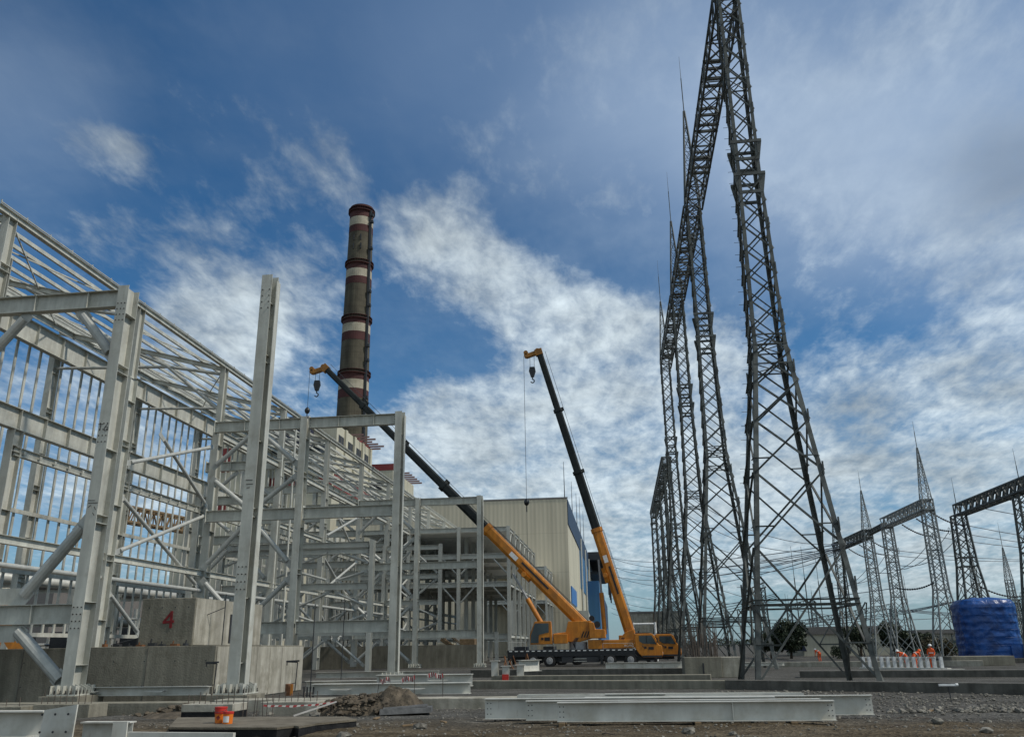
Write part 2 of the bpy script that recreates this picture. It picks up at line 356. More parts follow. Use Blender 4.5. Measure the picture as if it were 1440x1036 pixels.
    br = N(nt, 'ShaderNodeMapRange'); br.inputs[1].default_value = 0.40; br.inputs[2].default_value = 0.80; br.inputs[3].default_value = 4.4; br.inputs[4].default_value = 10.4; L(nt, shade, br.inputs[0])
    dk = None
    for c, i, o, a in DARKS:
        x = blob(c, i, o, a); dk = x if dk is None else math_('ADD', dk, x)
    dkm = math_('MULTIPLY', dk, math_('ADD', math_('MULTIPLY', n1, 1.2), 0.35))
    mul = math_('SUBTRACT', 1.0, dkm, clamp=True)
    brv = math_('MULTIPLY', br.outputs[0], mul)
    cc = N(nt, 'ShaderNodeCombineColor'); L(nt, math_("MULTIPLY", brv, 0.87), cc.inputs[0]); L(nt, math_('MULTIPLY', brv, 0.99), cc.inputs[1]); L(nt, math_("MULTIPLY", brv, 1.05), cc.inputs[2])
    skyt = mixc(nt, 1.0, sky.outputs[0], SKYTINT, 'MULTIPLY')
    c = mixc(nt, hz.outputs[0], skyt, (3.6, 4.3, 4.9))
    c = mixc(nt, dd, c, cc.outputs[0])
    vl = None
    for c_, i, o, a in VEILS:
        x = blob(c_, i, o, a); vl = x if vl is None else math_('ADD', vl, x)
    vl = math_('MULTIPLY', vl, math_('ADD', math_('MULTIPLY', n3, 1.1), 0.45), clamp=True)
    c = mixc(nt, vl, c, (3.7, 4.9, 6.7))
    # below the horizon: plain dim ground bounce
    gb = N(nt, 'ShaderNodeMapRange'); gb.inputs[1].default_value = -0.01; gb.inputs[2].default_value = -0.08; L(nt, sp.outputs[2], gb.inputs[0])
    c = mixc(nt, gb.outputs[0], c, (0.8, 0.78, 0.72))
    L(nt, c, bg.inputs[0])
SKYTINT = (0.33, 0.70, 0.92)
BLOBS = [((-0.226, 0.853, 0.47), 0.008, 0.093, 0.143), ((-0.29, 0.809, 0.511), 0.004, 0.076, 0.084), ((-0.172, 0.884, 0.435), 0.017, 0.102, 0.202), ((-0.117, 0.909, 0.401), 0.017, 0.093, 0.227), ((-0.06, 0.928, 0.368), 0.017, 0.102, 0.235), ((-0.003, 0.942, 0.334), 0.025, 0.119, 0.235), ((0.062, 0.95, 0.307), 0.025, 0.119, 0.21), ((-0.113, 0.833, 0.542), 0.008, 0.093, 0.118), ((-0.043, 0.864, 0.503), 0.008, 0.085, 0.118), ((0.03, 0.879, 0.477), 0.008, 0.076, 0.151), ((-0.167, 0.856, 0.49), 0.008, 0.076, 0.101), ((-0.371, 0.781, 0.502), 0.004, 0.059, 0.067), ((-0.311, 0.794, 0.522), 0.004, 0.068, 0.067), ((-0.024, 0.969, 0.246), 0.051, 0.170, 0.252), ((0.028, 0.989, 0.147), 0.051, 0.187, 0.252), ((-0.118, 0.965, 0.232), 0.034, 0.136, 0.202), ((-0.182, 0.942, 0.282), 0.017, 0.093, 0.151), ((-0.218, 0.952, 0.216), 0.034, 0.127, 0.218), ((-0.314, 0.935, 0.166), 0.034, 0.153, 0.158), ((-0.252, 0.961, 0.119), 0.051, 0.170, 0.168), ((-0.538, 0.672, 0.509), 0.004, 0.051, 0.135), ((-0.513, 0.697, 0.501), 0.004, 0.051, 0.165), ((-0.486, 0.719, 0.496), 0.004, 0.051, 0.15), ((-0.577, 0.627, 0.523), 0.004, 0.076, 0.105), ((-0.571, 0.711, 0.41), 0.017, 0.119, 0.099), ((-0.493, 0.761, 0.421), 0.017, 0.110, 0.086), ((-0.413, 0.825, 0.385), 0.025, 0.127, 0.119), ((-0.353, 0.872, 0.339), 0.034, 0.119, 0.132), ((-0.438, 0.833, 0.338), 0.034, 0.102, 0.145), ((-0.576, 0.786, 0.225), 0.051, 0.187, 0.158), ((-0.476, 0.865, 0.16), 0.051, 0.221, 0.158), ((0.218, 0.846, 0.487), 0.013, 0.136, 0.192), ((0.196, 0.816, 0.543), 0.008, 0.102, 0.136), ((0.13, 0.792, 0.597), 0.017, 0.153, 0.109), ((0.273, 0.784, 0.557), 0.034, 0.212, 0.12), ((0.368, 0.767, 0.525), 0.051, 0.238, 0.152), ((0.401, 0.818, 0.413), 0.042, 0.144, 0.16), ((0.053, 0.789, 0.612), 0.025, 0.170, 0.084), ((-0.04, 0.77, 0.636), 0.025, 0.170, 0.059), ((0.401, 0.848, 0.347), 0.017, 0.085, 0.096), ((0.257, 0.913, 0.317), 0.008, 0.068, 0.096), ((0.151, 0.937, 0.315), 0.025, 0.093, 0.168), ((0.272, 0.893, 0.359), 0.008, 0.076, 0.04), ((0.19, 0.961, 0.201), 0.051, 0.170, 0.176), ((0.297, 0.935, 0.191), 0.051, 0.170, 0.256), ((0.391, 0.904, 0.173), 0.051, 0.187, 0.288), ((0.321, 0.942, 0.1), 0.051, 0.212, 0.208), ((0.18, 0.981, 0.078), 0.051, 0.170, 0.128), ((0.422, 0.86, 0.288), 0.017, 0.102, 0.112), ((0, -1, .35), .5, 1.35, .31), ((-1, -.35, .4), .3, .9, .2), ((.9, -.3, .5), .3, .8, .25), ((0.1, -.2, .97), .15, .62, .28)]  # list ends with unseen clouds behind and overhead, added to brighten and neutralise light
DARKS = [((0.4, 0.796, 0.454), 0.017, 0.110, 0.62), ((0.273, 0.934, 0.232), 0.008, 0.068, 0.45), ((0.398, 0.879, 0.265), 0.008, 0.059, 0.2), ((0.416, 0.779, 0.47), 0.017, 0.076, 0.2), ((-0.1, 0.744, 0.66), 0.085, 0.357, 0.3), ((0.284, 0.957, 0.059), 0.085, 0.170, 0.1), ((0.348, 0.92, 0.178), 0.017, 0.051, 0.16), ((0.198, 0.925, 0.325), 0.008, 0.051, 0.1), ((0.245, 0.789, 0.563), 0.034, 0.170, 0.1), ((-0.573, 0.617, 0.54), 0.034, 0.221, 0.2), ((-0.427, 0.674, 0.603), 0.085, 0.390, 0.34), ((-0.423, 0.885, 0.194), 0.051, 0.170, 0.0)]
VEILS = [((0.304, 0.754, 0.583), 0.034, 0.365, 0.5), ((0.218, 0.838, 0.501), 0.017, 0.187, 0.32), ((0.4, 0.801, 0.445), 0.051, 0.221, 0.3), ((-0.039, 0.761, 0.648), 0.051, 0.280, 0.3), ((0.05, 0.838, 0.544), 0.034, 0.221, 0.16), ((-0.278, 0.727, 0.628), 0.051, 0.204, 0.1), ((0.091, 0.802, 0.59), 0.034, 0.204, 0.22), ((-0.565, 0.643, 0.517), 0.017, 0.136, 0.22)]
make_world()

# ------------------------------------------------------------------ ground
def ground_h(x, y):
    h = 0.0
    near = max(0.0, 1 - max(0, y - 34) / 12)
    if near > 0 and abs(x) < 60:
        h += near * (0.09 * noise.noise(V((x * 0.35, y * 0.5, 1.3))) + 0.035 * noise.noise(V((x * 1.6, y * 1.9, 4.1))) + 0.012 * noise.noise(V((x * 6, y * 6, 7))))
    if abs(x) < 60 and 18 < y < 46:
        for c, sl in ((22.6, .02), (24.3, .02), (33.5, -.12), (35.2, -.12)):
            dd_ = (y - (c + sl * (x - 8) + .3 * noise.noise(V((x * .2, c, 0))))) / .28
            if abs(dd_) < 2.5 and x > 2: h += (-.05 * math.exp(-dd_ * dd_) + .03 * math.exp(-(abs(dd_) - 1.4) ** 2 * 3)) * (0.7 + .6 * noise.noise(V((x * 1.5, y, 2))))
    return h
def make_ground():
    def axis(spec):
        r = []
        for a, b, st in spec:
            k = a
            while k < b - 1e-6: r.append(k); k += st
        r.append(spec[-1][1]); return r
    xs = axis([(-6000, -1000, 1000), (-1000, -200, 100), (-200, -60, 20), (-60, -24, 3), (-24, 22, 0.16), (22, 60, 2), (60, 200, 20), (200, 1000, 100), (1000, 6000, 1000)])
    ys = axis([(-400, -20, 60), (-20, 14, 4), (14, 34, 0.16), (34, 48, 1.0), (48, 200, 12), (200, 1000, 100), (1000, 9000, 1000)])
    vs = [(x, y, G + ground_h(x, y)) for y in ys for x in xs]; n = len(xs)
    fs = [(j * n + i, j * n + i + 1, (j + 1) * n + i + 1, (j + 1) * n + i) for j in range(len(ys) - 1) for i in range(n - 1)]
    me = bpy.data.meshes.new('ground'); me.from_pydata(vs, [], fs); me.materials.append(M['ground']); me.polygons.foreach_set('use_smooth', [True] * len(fs))
    o = bpy.data.objects.new('ground', me); COL.objects.link(o); o['kind'] = 'structure'
make_ground()
def rock(mb, c, r, rnd, squash=0.7):
    n1 = [(rnd.uniform(.75, 1.2)) for _ in range(12)]
    t = (1 + 5 ** .5) / 2
    P = [(-1, t, 0), (1, t, 0), (-1, -t, 0), (1, -t, 0), (0, -1, t), (0, 1, t), (0, -1, -t), (0, 1, -t), (t, 0, -1), (t, 0, 1), (-t, 0, -1), (-t, 0, 1)]
    F = [(0, 11, 5), (0, 5, 1), (0, 1, 7), (0, 7, 10), (0, 10, 11), (1, 5, 9), (5, 11, 4), (11, 10, 2), (10, 7, 6), (7, 1, 8), (3, 9, 4), (3, 4, 2), (3, 2, 6), (3, 6, 8), (3, 8, 9), (4, 9, 5), (2, 4, 11), (6, 2, 10), (8, 6, 7), (9, 8, 1)]
    a = rnd.uniform(0, 6.28); ca, sa = math.cos(a), math.sin(a)
    sx = rnd.uniform(.7, 1.3)
    vs = []
    for (x, y, z), k in zip(P, n1):
        x *= sx * k; y *= k; z *= squash * k
        vs.append((c[0] + r / 1.9 * (x * ca - y * sa), c[1] + r / 1.9 * (x * sa + y * ca), c[2] + r / 1.9 * z))
    mb.add(vs, F)
def gravel():
    rnd = random.Random(3); mb = MB()
    for _ in range(5200):
        y = 19 + 17 * rnd.random() ** 1.2; x = rnd.uniform(-0.55, 0.5) * y - 1.2
        right = x > 5 and y > 25
        r = rnd.choice([.015, .02, .02, .03, .045]) * (1.3 if right else 1)
        dens = noise.noise(V((x * .5, y * .7, 9)))
        if dens < -0.05 and not right: continue
        rock(mb, (x, y, G + ground_h(x, y) + r * .2), r, rnd)
    for _ in range(240):                                    # the coarse ridge of rubble beside the road
        x = rnd.gauss(10.5, 3.2); y = rnd.gauss(28.6, .35); r = rnd.choice([.04, .06, .09, .13])
        rock(mb, (x, y, G + ground_h(x, y) + r * .35), r, rnd)
    for _ in range(1500):
        x = rnd.uniform(4, 24); y = rnd.uniform(30, 42); r = rnd.choice([.03, .04, .07])
        rock(mb, (x, y, G + ground_h(x, y) + r * .2), r, rnd)
    o = mb.build('loose_gravel', 'stone', kind='stuff'); tag(o, 'loose stones and gravel scattered over the bare ground', 'gravel')
gravel()

# ------------------------------------------------------------------ steelwork helpers
def column(parent, x, y, z0, z1, cruciform=False, mat='steel', flange=.5, depth=.8, stiff=True, name='column', bolts=()):
    mb = MB(); a, d, t = flange / 2, depth / 2, .03
    mb.prof([(-a, -d), (a, -d), (a, -d + t), (.012, -d + t), (.012, d - t), (a, d - t), (a, d), (-a, d), (-a, d - t), (-.012, d - t), (-.012, -d + t), (-a, -d + t)], (x, y, z0), (x, y, z1), (0, 1, 0))
    if cruciform:
        mb.box(x + .0125, x + .38, y - .02, y + .02, z0, z1); mb.box(x + .381, x + .41, y - .2, y + .2, z0, z1 - .25)
    if stiff:
        z = z0 + 1.1; k = 0
        while z < z1 - .3:
            mb.box(x + .013, x + a - .006, y - d + t + .001, y + (d - t - .001), z, z + .025)
            mb.box(x - a + .006, x - .013, y - d + t + .001, y + (d - t - .001), z, z + .025)
            z += (2.5, 3.3, .35, 2.9, 3.6, .35)[k % 6]; k += 1
    mb.cur = 1
    for bx, by, bz in bolts: mb.tube((bx, by, bz), (bx, by - .03, bz), .028, n=6)
    c = mb.build(name, None, parent, mats=[mat, 'bolt'])
    return c
def baseplate(parent, x, y, z, s=.62):
    mb = MB(); mb.box(x - s, x + s, y - s - .1, y + s + .1, z, z + .05)
    for i in range(5):
        for sg in (-1, 1):
            xx = x + (i - 2) * s * .44
            mb.poly([(xx - .012, z + .05), (xx + .012, z + .05), (xx + .012, z + .38), (xx - .012, z + .38)], y + sg * .42, y + sg * (s + .04))
    for i in range(5):
        for sg in (-1, 1):
            yy = y + (i - 2) * s * .44
            mb.add([(x + sg * .26, yy - .012, z + .05), (x + sg * (s - .02), yy - .012, z + .05), (x + sg * (s - .02), yy - .012, z + .28), (x + sg * .32, yy - .012, z + .42), (x + sg * .26, yy - .012, z + .42),
                    (x + sg * .26, yy + .012, z + .05), (x + sg * (s - .02), yy + .012, z + .05), (x + sg * (s - .02), yy + .012, z + .28), (x + sg * .32, yy + .012, z + .42), (x + sg * .26, yy + .012, z + .42)],
                   [(0, 1, 2, 3, 4), (9, 8, 7, 6, 5), (0, 5, 6, 1), (1, 6, 7, 2), (2, 7, 8, 3), (3, 8, 9, 4), (4, 9, 5, 0)])
    mb.cur = 1
    for i in range(6):
        for sg in (-1, 1):
            t = (i - 2.5) * s * .38
            mb.tube((x + t, y + sg * (s + .02), z + .05), (x + t, y + sg * (s + .02), z + .2), .022, n=6)
            mb.tube((x + sg * (s - .06), y + t, z + .05), (x + sg * (s - .06), y + t, z + .2), .022, n=6)
            mb.tube((x + t, y + sg * (s + .02), z + .06), (x + t, y + sg * (s + .02), z + .1), .04, n=6)
    b = mb.build('base_plate', None, parent, mats=['steel', 'bolt'])
    return b
def beam_x(parent, x0, x1, y, z, h=.8, b=.4, mat='steel', stiff=2, name='beam'):
    mb = MB(); mb.ib((x0, y, z), (x1, y, z), b, h, .03, .02)
    if y < 100:
        for xe, sg in ((x0, 1), (x1, -1)):
            mb.box(min(xe + sg * .001, xe + sg * .03), max(xe + sg * .001, xe + sg * .03), y - b / 2 - .04, y + b / 2 + .04, z - h / 2 - .1, z + h / 2 + .12)
            mb.cur = 1
            for q in range(3): mb.tube((xe + sg * .12, y - .011, z - h * .28 + q * h * .28), (xe + sg * .12, y - .03, z - h * .28 + q * h * .28), .024, n=6)
            mb.cur = 0
    for i in range(stiff):
        xx = x0 + (x1 - x0) * (i + .5 + .2 * (i % 2 == 0)) / stiff
        mb.box(xx - .01, xx + .01, y - b / 2 + .01, y - .011, z - h / 2 + .031, z + h / 2 - .031)
    return mb.build(name, None, parent, mats=[mat, 'bolt'])
def beam_y(parent, x, y0, y1, z, h=.6, b=.35, mat='steel', name='beam', stiff=0):
    mb = MB(); mb.ib((x, y0, z), (x, y1, z), b, h, .025, .018)
    for i in range(stiff):
        yy = y0 + (y1 - y0) * (i + .5) / stiff
        mb.box(x + .011, x + b / 2 - .01, yy - .012, yy + .012, z - h / 2 + .026, z + h / 2 - .026)
    return mb.build(name, mat, parent)
def brace(parent, p0, p1, r=.16, mat='pipe', name='brace', gus=True):
    mb = MB(); p0, p1 = V(p0), V(p1); d = (p1 - p0).normalized()
    gl_ = min(.7, .11 * (p1 - p0).length); a, b = (p0 + d * gl_, p1 - d * gl_) if gus else (p0, p1)
    mb.tube(a, b, r, n=12)
    if gus:
        # flat gusset plates into which the pipe is slotted
        horiz_y = abs(d.y) > abs(d.x)
        up = V((1, 0, 0)) if horiz_y else V((0, 1, 0))
        for q0, q1 in ((p0, a + d * .35), (b - d * .35, p1)):
            mb.bar(q0, q1, r * 2.6, .03, up)
    return mb.build(name, mat, parent)
X0, X1, X2, X3, X4 = -15.3, -22.45, -29.75, -37.0, -44.3
def diamond(parent, xa, xb, y, ztop, zmid, zlow, mat='pipe', r=.17, lower=True, zb=0.2):
    """diamond bracing of one bay: beam centres to column mid points"""
    xm = (xa + xb) / 2
    for xc in (xa, xb):
        s = .35 if xc < xm else -.35
        brace(parent, (xm - s * .8, y, ztop - .5), (xc + s, y, (ztop + zmid) / 2 + .2), r, mat)
        brace(parent, (xc + s, y, (ztop + zmid) / 2 - .5), (xm - s * .8, y, zmid + .5), r, mat)
        brace(parent, (xm - s * .8, y, zmid - .5), (xc + s, y, (zmid + zlow) / 2 + .2), r, mat)
        brace(parent, (xc + s, y, (zmid + zlow) / 2 - .5), (xm - s * .8, y, zlow + .5), r, mat)
        if lower: brace(parent, (xm - s * .8, y, zlow - .5), (xc + s, y, zb), r, mat)

# --- lone cruciform column B
def lone_column():
    t = thing('steel_column', 'free-standing tall grey steel column with cross-shaped section and no beams attached', 'steel column', (-15.35, 34.05, 0))
    bl = [(-15.35 + xx, 33.65, zz) for zz in (16.4, 16.7, 17.0, 17.3) for xx in (-.16, .16)] + [(-15.35 + xx, 33.65, zz) for zz in (4.0, 4.3, 4.6, 4.9) for xx in (-.16, 0, .16)]
    column(t, -15.35, 34.05, 0.05, 18.05, True, bolts=bl)
    mb = MB(); mb.box(-15.35 + .02, -15.35 + .18, 33.9, 34.2, 15.5, 15.56); mb.build('splice_plate', 'steel', t)
    baseplate(t, -15.35, 34.05, 0)
lone_column()

def frame_a():
    t = thing('portal_frame', 'nearest grey steel portal frame at the left edge with inverted V pipe braces', 'steel frame', (X1, 34.2, 0), 'portal frames in front of the hall')
    bl = [(X1 + xx, 33.75, z0 + i * .28) for z0 in (2.6, 10.5, 16.3) for i in range(4) for xx in (-.17, 0, .17)]
    column(t, X1, 34.2, 0.05, 18.05, flange=.52, depth=.9, bolts=bl); baseplate(t, X1, 34.2, 0)
    beam_x(t, X2 + .3, X1 - .27, 34.2, 17.55, .85); beam_x(t, X2 + .3, X1 - .27, 34.2, 3.2, .8, stiff=1)
    beam_x(t, -37, X2 - .3, 34.2, 17.55, .85)
    xm = (X1 + X2) / 2
    brace(t, (xm + 1.3, 34.2, 17.1), (X1 - .3, 34.2, 14.6), .23); brace(t, (xm - 1.3, 34.2, 17.1), (X2 + .3, 34.2, 14.6), .23)
    brace(t, (X1 - .3, 34.2, 7.2), (xm + .5, 34.2, 3.6), .25); brace(t, (X2 + .3, 34.2, 7.2), (xm - .5, 34.2, 3.6), .25)
    brace(t, (xm + .5, 34.2, 2.8), (X1 - .3, 34.2, .3), .25); brace(t, (xm - .5, 34.2, 2.8), (X2 + .3, 34.2, .3), .25)
    mb = MB(); mb.box(xm - .7, xm + .7, 34.18, 34.22, 3.62, 4.3); mb.build('gusset_plate', 'steel', t); mb = MB(); mb.box(xm - .7, xm + .7, 34.18, 34.22, 2.1, 2.78); mb.build('gusset_plate', 'steel', t)
frame_a()
def chalk_marks():
    Y = 33.745
    def strokes(name, label, cx, cz, segs, sc_=.3, Y=Y):
        mb = MB()
        for i, (x0, z0, x1, z1) in enumerate(segs): mb.bar((cx + x0 * sc_, Y - .0015 * i, cz + z0 * sc_), (cx + x1 * sc_, Y - .0015 * i, cz + z1 * sc_), .004, .03, (0, 0, 1) if abs(z1 - z0) < abs(x1 - x0) else (1, 0, 0))
        solid(name, mb, 'bolt', label, 'marking')
    T = [(-.9, 1, -.1, 1), (-.5, 1, -.5, 0)]; six = [(.6, 1, .2, .5), (.2, .5, .2, .05), (.2, .0, .7, .0), (.7, .0, .7, .5), (.7, .52, .2, .52)]
    strokes('handwritten_mark', 'small dark handwritten T6 on the flange of the nearest portal column', X1, 11.0, T + six)
    strokes('handwritten_mark', 'scribbled dark tally strokes low on the flange of the nearest portal column', X1, 7.6, [(-.8, 1, .3, .95), (-.7, .6, .8, .62), (-.6, 0, -.2, .3), (.3, .1, .6, -.4), (.2, -.8, .5, -1.2)])
    strokes('handwritten_mark', 'short dark paint strokes on the flange of the free-standing column', -15.35, 8.2, [(-.6, 1, .4, .98), (-.5, .4, .5, .42), (-.4, -.1, .1, -.08)], Y=33.645)
chalk_marks()
def frame_mid(y, label, z0, zm=10.9):
    t = thing('portal_frame', label, 'steel frame', (X0, y, z0), 'portal frames in front of the hall')
    column(t, X0, y, z0, 18.05, True); column(t, X1, y, z0, 18.0)
    for x in (X0, X1): baseplate(t, x, y, z0)
    for z in (17.55, zm, 3.1):
        beam_x(t, X1 + .28, X0 - .28, y, z, .8, stiff=2 if z > 17 else 0)
        beam_x(t, X2 + .28, X1 - .28, y, z, .8, stiff=2 if z > 17 else 0)
    diamond(t, X2, X1, y, 17.55, zm, 3.1, zb=z0 + .4)
    return t
frame_mid(57.9, 'middle bare portal frame standing behind the concrete block marked 4', -.25)
frame_mid(94.2, 'portal frame behind the orange crane boom, right post nearest the crane truck', -.35, 10.4)

# --- long hall skeleton
YP = [34.6 + 12.2 * k for k in range(11)]
def roofz(x): return 22.85 + .27 * (X2 - x)
def hall():
    t = thing('hall_skeleton', 'long unfinished grey steel hall skeleton with sloping open roof purlins, running away on the left', 'steel hall', (X2, 34.6, 0))
    for k, y in enumerate(YP):
        m = 'steel' if k < 4 else 'steel_far'
        column(t, X2, y, -.2, 17.9 if k else 20.5, depth=.8, mat=m)
        mb = MB(); mb.prof([(-.2, -.3), (.2, -.3), (.2, -.27), (.01, -.27), (.01, .27), (.2, .27), (.2, .3), (-.2, .3), (-.2, .27), (-.01, .27), (-.01, -.27), (-.2, -.27)], (X2, y, 18.0), (X2, y, 22.75), (0, 1, 0)); mb.build('column', m, t)
        if k: column(t, X3, y, -.2, 14.9, depth=.85, flange=.55, mat=m)
        column(t, X4, y, -.2, 24.6, depth=.8, flange=.5, mat=m)
        # roof truss across the hall
        mb = MB()
        mb.ib((X2 - .1, y, roofz(X2) - .3), (X4, y, roofz(X4) - .3), .25, .35, .02, .015)
        mb.build('rafter', m, t)
        brace(t, (X2, y, 22.1), (-34.4, y, 23.0), .13, gus=False, name='tie_pipe'); brace(t, (-34.6, y, 23.1), (X2 - .2, y, 19.3), .14, gus=False, name='tie_pipe')
        brace(t, (-34.4, y, 23.0), (-38.0, y, roofz(-38) - .4), .14, gus=False, name='tie_pipe'); brace(t, (-34.4, y, 23.0), (X4, y, 23.4), .12, gus=False, name='tie_pipe')
        if k > 2:
            for z in (17.4, 10.9, 3.1):
                beam_x(t, X3 + .3, X2 - .3, y, z if z < 15 else 14.4, .75, mat=m, stiff=0) if z != 17.4 or k > 1 else None
            if k in (3, 5, 7, 9): diamond(t, X3, X2, y, 14.4 if k == 1 else 17.5, 10.9, 3.1, r=.16)
            if k > 1: beam_x(t, X3 + .3, X2 - .3, y, 17.5, .8, mat=m)
    ya, yb = YP[0] - 1, YP[-1] + .4
    # eaves: twin beams with a thin capping rail
    mb = MB(); mb.ib((X2 + .12, ya, 22.75), (X2 + .12, yb, 22.75), .25, .34, .02, .015); mb.build('eaves_beam', 'steel', t)
    mb = MB(); mb.bar((X2 - .35, ya, 22.95), (X2 - .35, yb, 22.95), .16, .2); mb.build('eaves_beam', 'steel', t)
    mb = MB(); mb.bar((X2 + .2, ya, 23.02), (X2 + .2, yb, 23.02), .07, .05)
    yy = ya
    while yy < yb: mb.bar((X2 + .2, yy, 22.93), (X2 + .2, yy, 23.14), .05); yy += 1.9
    mb.build('capping_rail', 'pipe', t)
    for x in (-31.6, -33.4, -35.3, -37.2, -39.1, -41.0, -42.8):
        mb = MB(); mb.bar((x, ya, roofz(x) - .05), (x, yb, roofz(x) - .05), .14, .22); mb.build('purlin', 'steel', t)
    for k in range(len(YP) - 1):                              # thin roof cross bracing
        mb = MB()
        for xa, xb in ((X2, -37.2), (-37.2, X4)):
            mb.bar((xa, YP[k], roofz(xa) - .25), (xb, YP[k + 1], roofz(xb) - .25), .07); mb.bar((xb, YP[k], roofz(xb) - .27), (xa, YP[k + 1], roofz(xa) - .27), .07)
        mb.build('roof_brace', 'steel', t)
    # crane runway girder at far wall: plate girder, perforated rail beam, round pipe
    xg = X4 + .75
    mb = MB(); mb.ib((xg, ya, 24.85), (xg, yb, 24.85), .5, 1.75, .04, .02)
    yy = ya + .5
    while yy < yb: mb.box(xg + .011, xg + .24, yy, yy + .03, 24.03, 25.67); yy += 3.05
    mb.build('runway_girder', 'steel', t)
    mb = MB(); mb.bar((xg + .5, ya, 26.05), (xg + .5, yb, 26.05), .1, .42)
    yy = ya
    while yy < yb: mb.tube((xg + .551, yy, 26.05), (xg + .58, yy, 26.05), .13, n=8); yy += 1.5
    r = mb.build('rail_beam', 'steel', t, mats=None)
    mb = MB(); mb.tube((xg + .35, ya, 26.75), (xg + .35, yb, 26.75), .38, n=16); mb.build('runway_pipe', 'pipe', t, smooth=True)
    # lower runway on the middle row
    mb = MB(); mb.ib((X3, ya, 15.6), (X3, yb, 15.6), .5, 1.35, .035, .02)
    yy = ya + 1
    while yy < yb: mb.box(X3 + .011, X3 + .24, yy, yy + .03, 14.97, 16.22); yy += 2.44
    mb.build('runway_girder', 'steel', t)
    mb = MB(); mb.ib((X3 + .1, YP[1], 13.6), (X3 + .1, yb, 13.6), .3, .55, .03, .02); 
    yy = YP[1] + .7
    while yy < yb: mb.box(X3 + .2505, X3 + .30, yy, yy + .22, 13.5, 13.72); yy += 1.5
    mb.build('rail_beam', 'steel', t)
    # row in front: horizontal rails between the columns of the outer row
    for k in range(0, 10):
        a, b = YP[k] + .42, YP[k + 1] - .42; m = 'steel' if k < 4 else 'steel_far'
        beam_y(t, X2, a, b, 6.95, .42, .3, m)
        brace(t, (X2, a, 5.75), (X2, b, 5.75), .13, gus=False, name='tie_pipe')
        if k in (1, 4, 6, 8):
            ym = (a + b) / 2
            brace(t, (X2 + .05, a, 12.6), (X2 + .05, b - .2, 16.2), .125); brace(t, (X2, a + 3.6, 15.4), (X2, b, 11.6), .125)
            brace(t, (X2 + .1, a, 7.2), (X2 + .1, b, 11.2), .125); brace(t, (X2 - .1, a, 10.8), (X2 - .1, b, 5.9), .125)
            brace(t, (X2, a, 5.1), (X2, a + 4.2, 2.6), .125); brace(t, (X2, b, 5.1), (X2, a + 6, 2.6), .125)
        if k > 1: beam_y(t, X2, a, b, 17.4, .5, .3, m)
        if k > 2: beam_y(t, X2, a, b, 12.2, .4, .3, m)
    # far wall: studs and rails against the sky
    yy = 36.0
    while yy < 112:
        if min(abs(yy - q) for q in YP) > .5:
            mb = MB(); mb.bar((X4, yy, 3.0), (X4, yy, 25.4), .22, .1, (1, 0, 0)); mb.build('wall_stud', 'steel', t)
        yy += 1.33
    for z in (18.0, 11.7, 7.4, 3.0):
        mb = MB(); mb.bar((X4 + .2, ya, z), (X4 + .2, yb, z), .12, .3); mb.build('wall_rail', 'steel', t)
    # cladding posts and panels deeper in the hall
    for k in (4, 5, 6, 7):
        y = YP[k] + 2
        for q in range(6):
            mb = MB(); mb.bar((X3, y + q * 1.7, 0), (X3, y + q * 1.7, 14.9), .3, .12); mb.build('partition_stud', 'steel_far', t)
    for (y, z) in ((71.2, 22.7), (74.0, 22.6)):
        mb = MB(); mb.bar((X2 + .15, y, 0), (X2 + .15, y, z), .1, .25); mb.build('wind_post', 'steel', t)
hall()

# --- decked process structure behind the frames (with corrugated decks)
def decked_structure(label, xs, ys, ztop, decks, y_label, braces=True):
    t = thing('decked_frame', label, 'steel frame', (xs[0], ys[0], G), 'decked steel frames beyond the portals')
    m = 'steel_far'
    for i, y in enumerate(ys):
        for j, x in enumerate(xs):
            column(t, x, y, G, ztop, depth=.7, flange=.45, mat=m, stiff=False)
        if i in (0, 1, 3, len(ys) - 1):
            for xa, xb in zip(xs[1:], xs):
                for z in [ztop - .4] + decks + [3.1]:
                    beam_x(t, xa + .25, xb - .25, y, z, .65, .3, m, 0)
    for x in (xs[0], xs[1]):
        for ya, yb in zip(ys, ys[1:]):
            for z in [ztop - .4] + decks + [3.1]:
                mb = MB(); mb.ib((x, ya + .36, z), (x, yb - .36, z), .28, .5, .02, .015); mb.build('side_beam', m, t)
            if braces and x == xs[0]:
                brace(t, (x, ya + .3, ztop - 3.6), (x, (ya + yb) / 2, ztop - .7), .08, m, gus=False); brace(t, (x, yb - .3, ztop - 3.6), (x, (ya + yb) / 2, ztop - .7), .08, m, gus=False)
    for z in decks + [ztop - .9]:
        mb = MB(); x0, x1 = xs[-1] + .3, xs[0] - .3; y = ys[0] + .5
        mb.box(x0, x1, y, ys[-1] - .5, z + .36, z + .42)
        while y < ys[-1] - .5: mb.box(x0, x1, y, y + .22, z + .17, z + .359); y += .8
        mb.build('deck', 'deck', t)
    for xa, xb in zip(xs[1:], xs):
        for z in decks:
            brace(t, (xb - .3, ys[0], z - 2.4), (xb - 2.2, ys[0], z - .35), .12, 'pipe', gus=False)
            brace(t, (xa + .3, ys[0], z - 2.4), (xa + 2.2, ys[0], z - .35), .12, 'pipe', gus=False)
    return t
ZT = 18.05
decked_structure('three-bay steel frame with two corrugated decks, its corner just right of the crane boom', [X0, X1, X2, X3], [119.7 + 6.1 * k for k in range(7)], ZT, [13.9, 10.0], None)
t2 = decked_structure('smaller farther decked steel frame in front of the cream hall', [X0, X1, X2], [181 + 7.5 * k for k in range(6)], 17.8, [10.5], None)

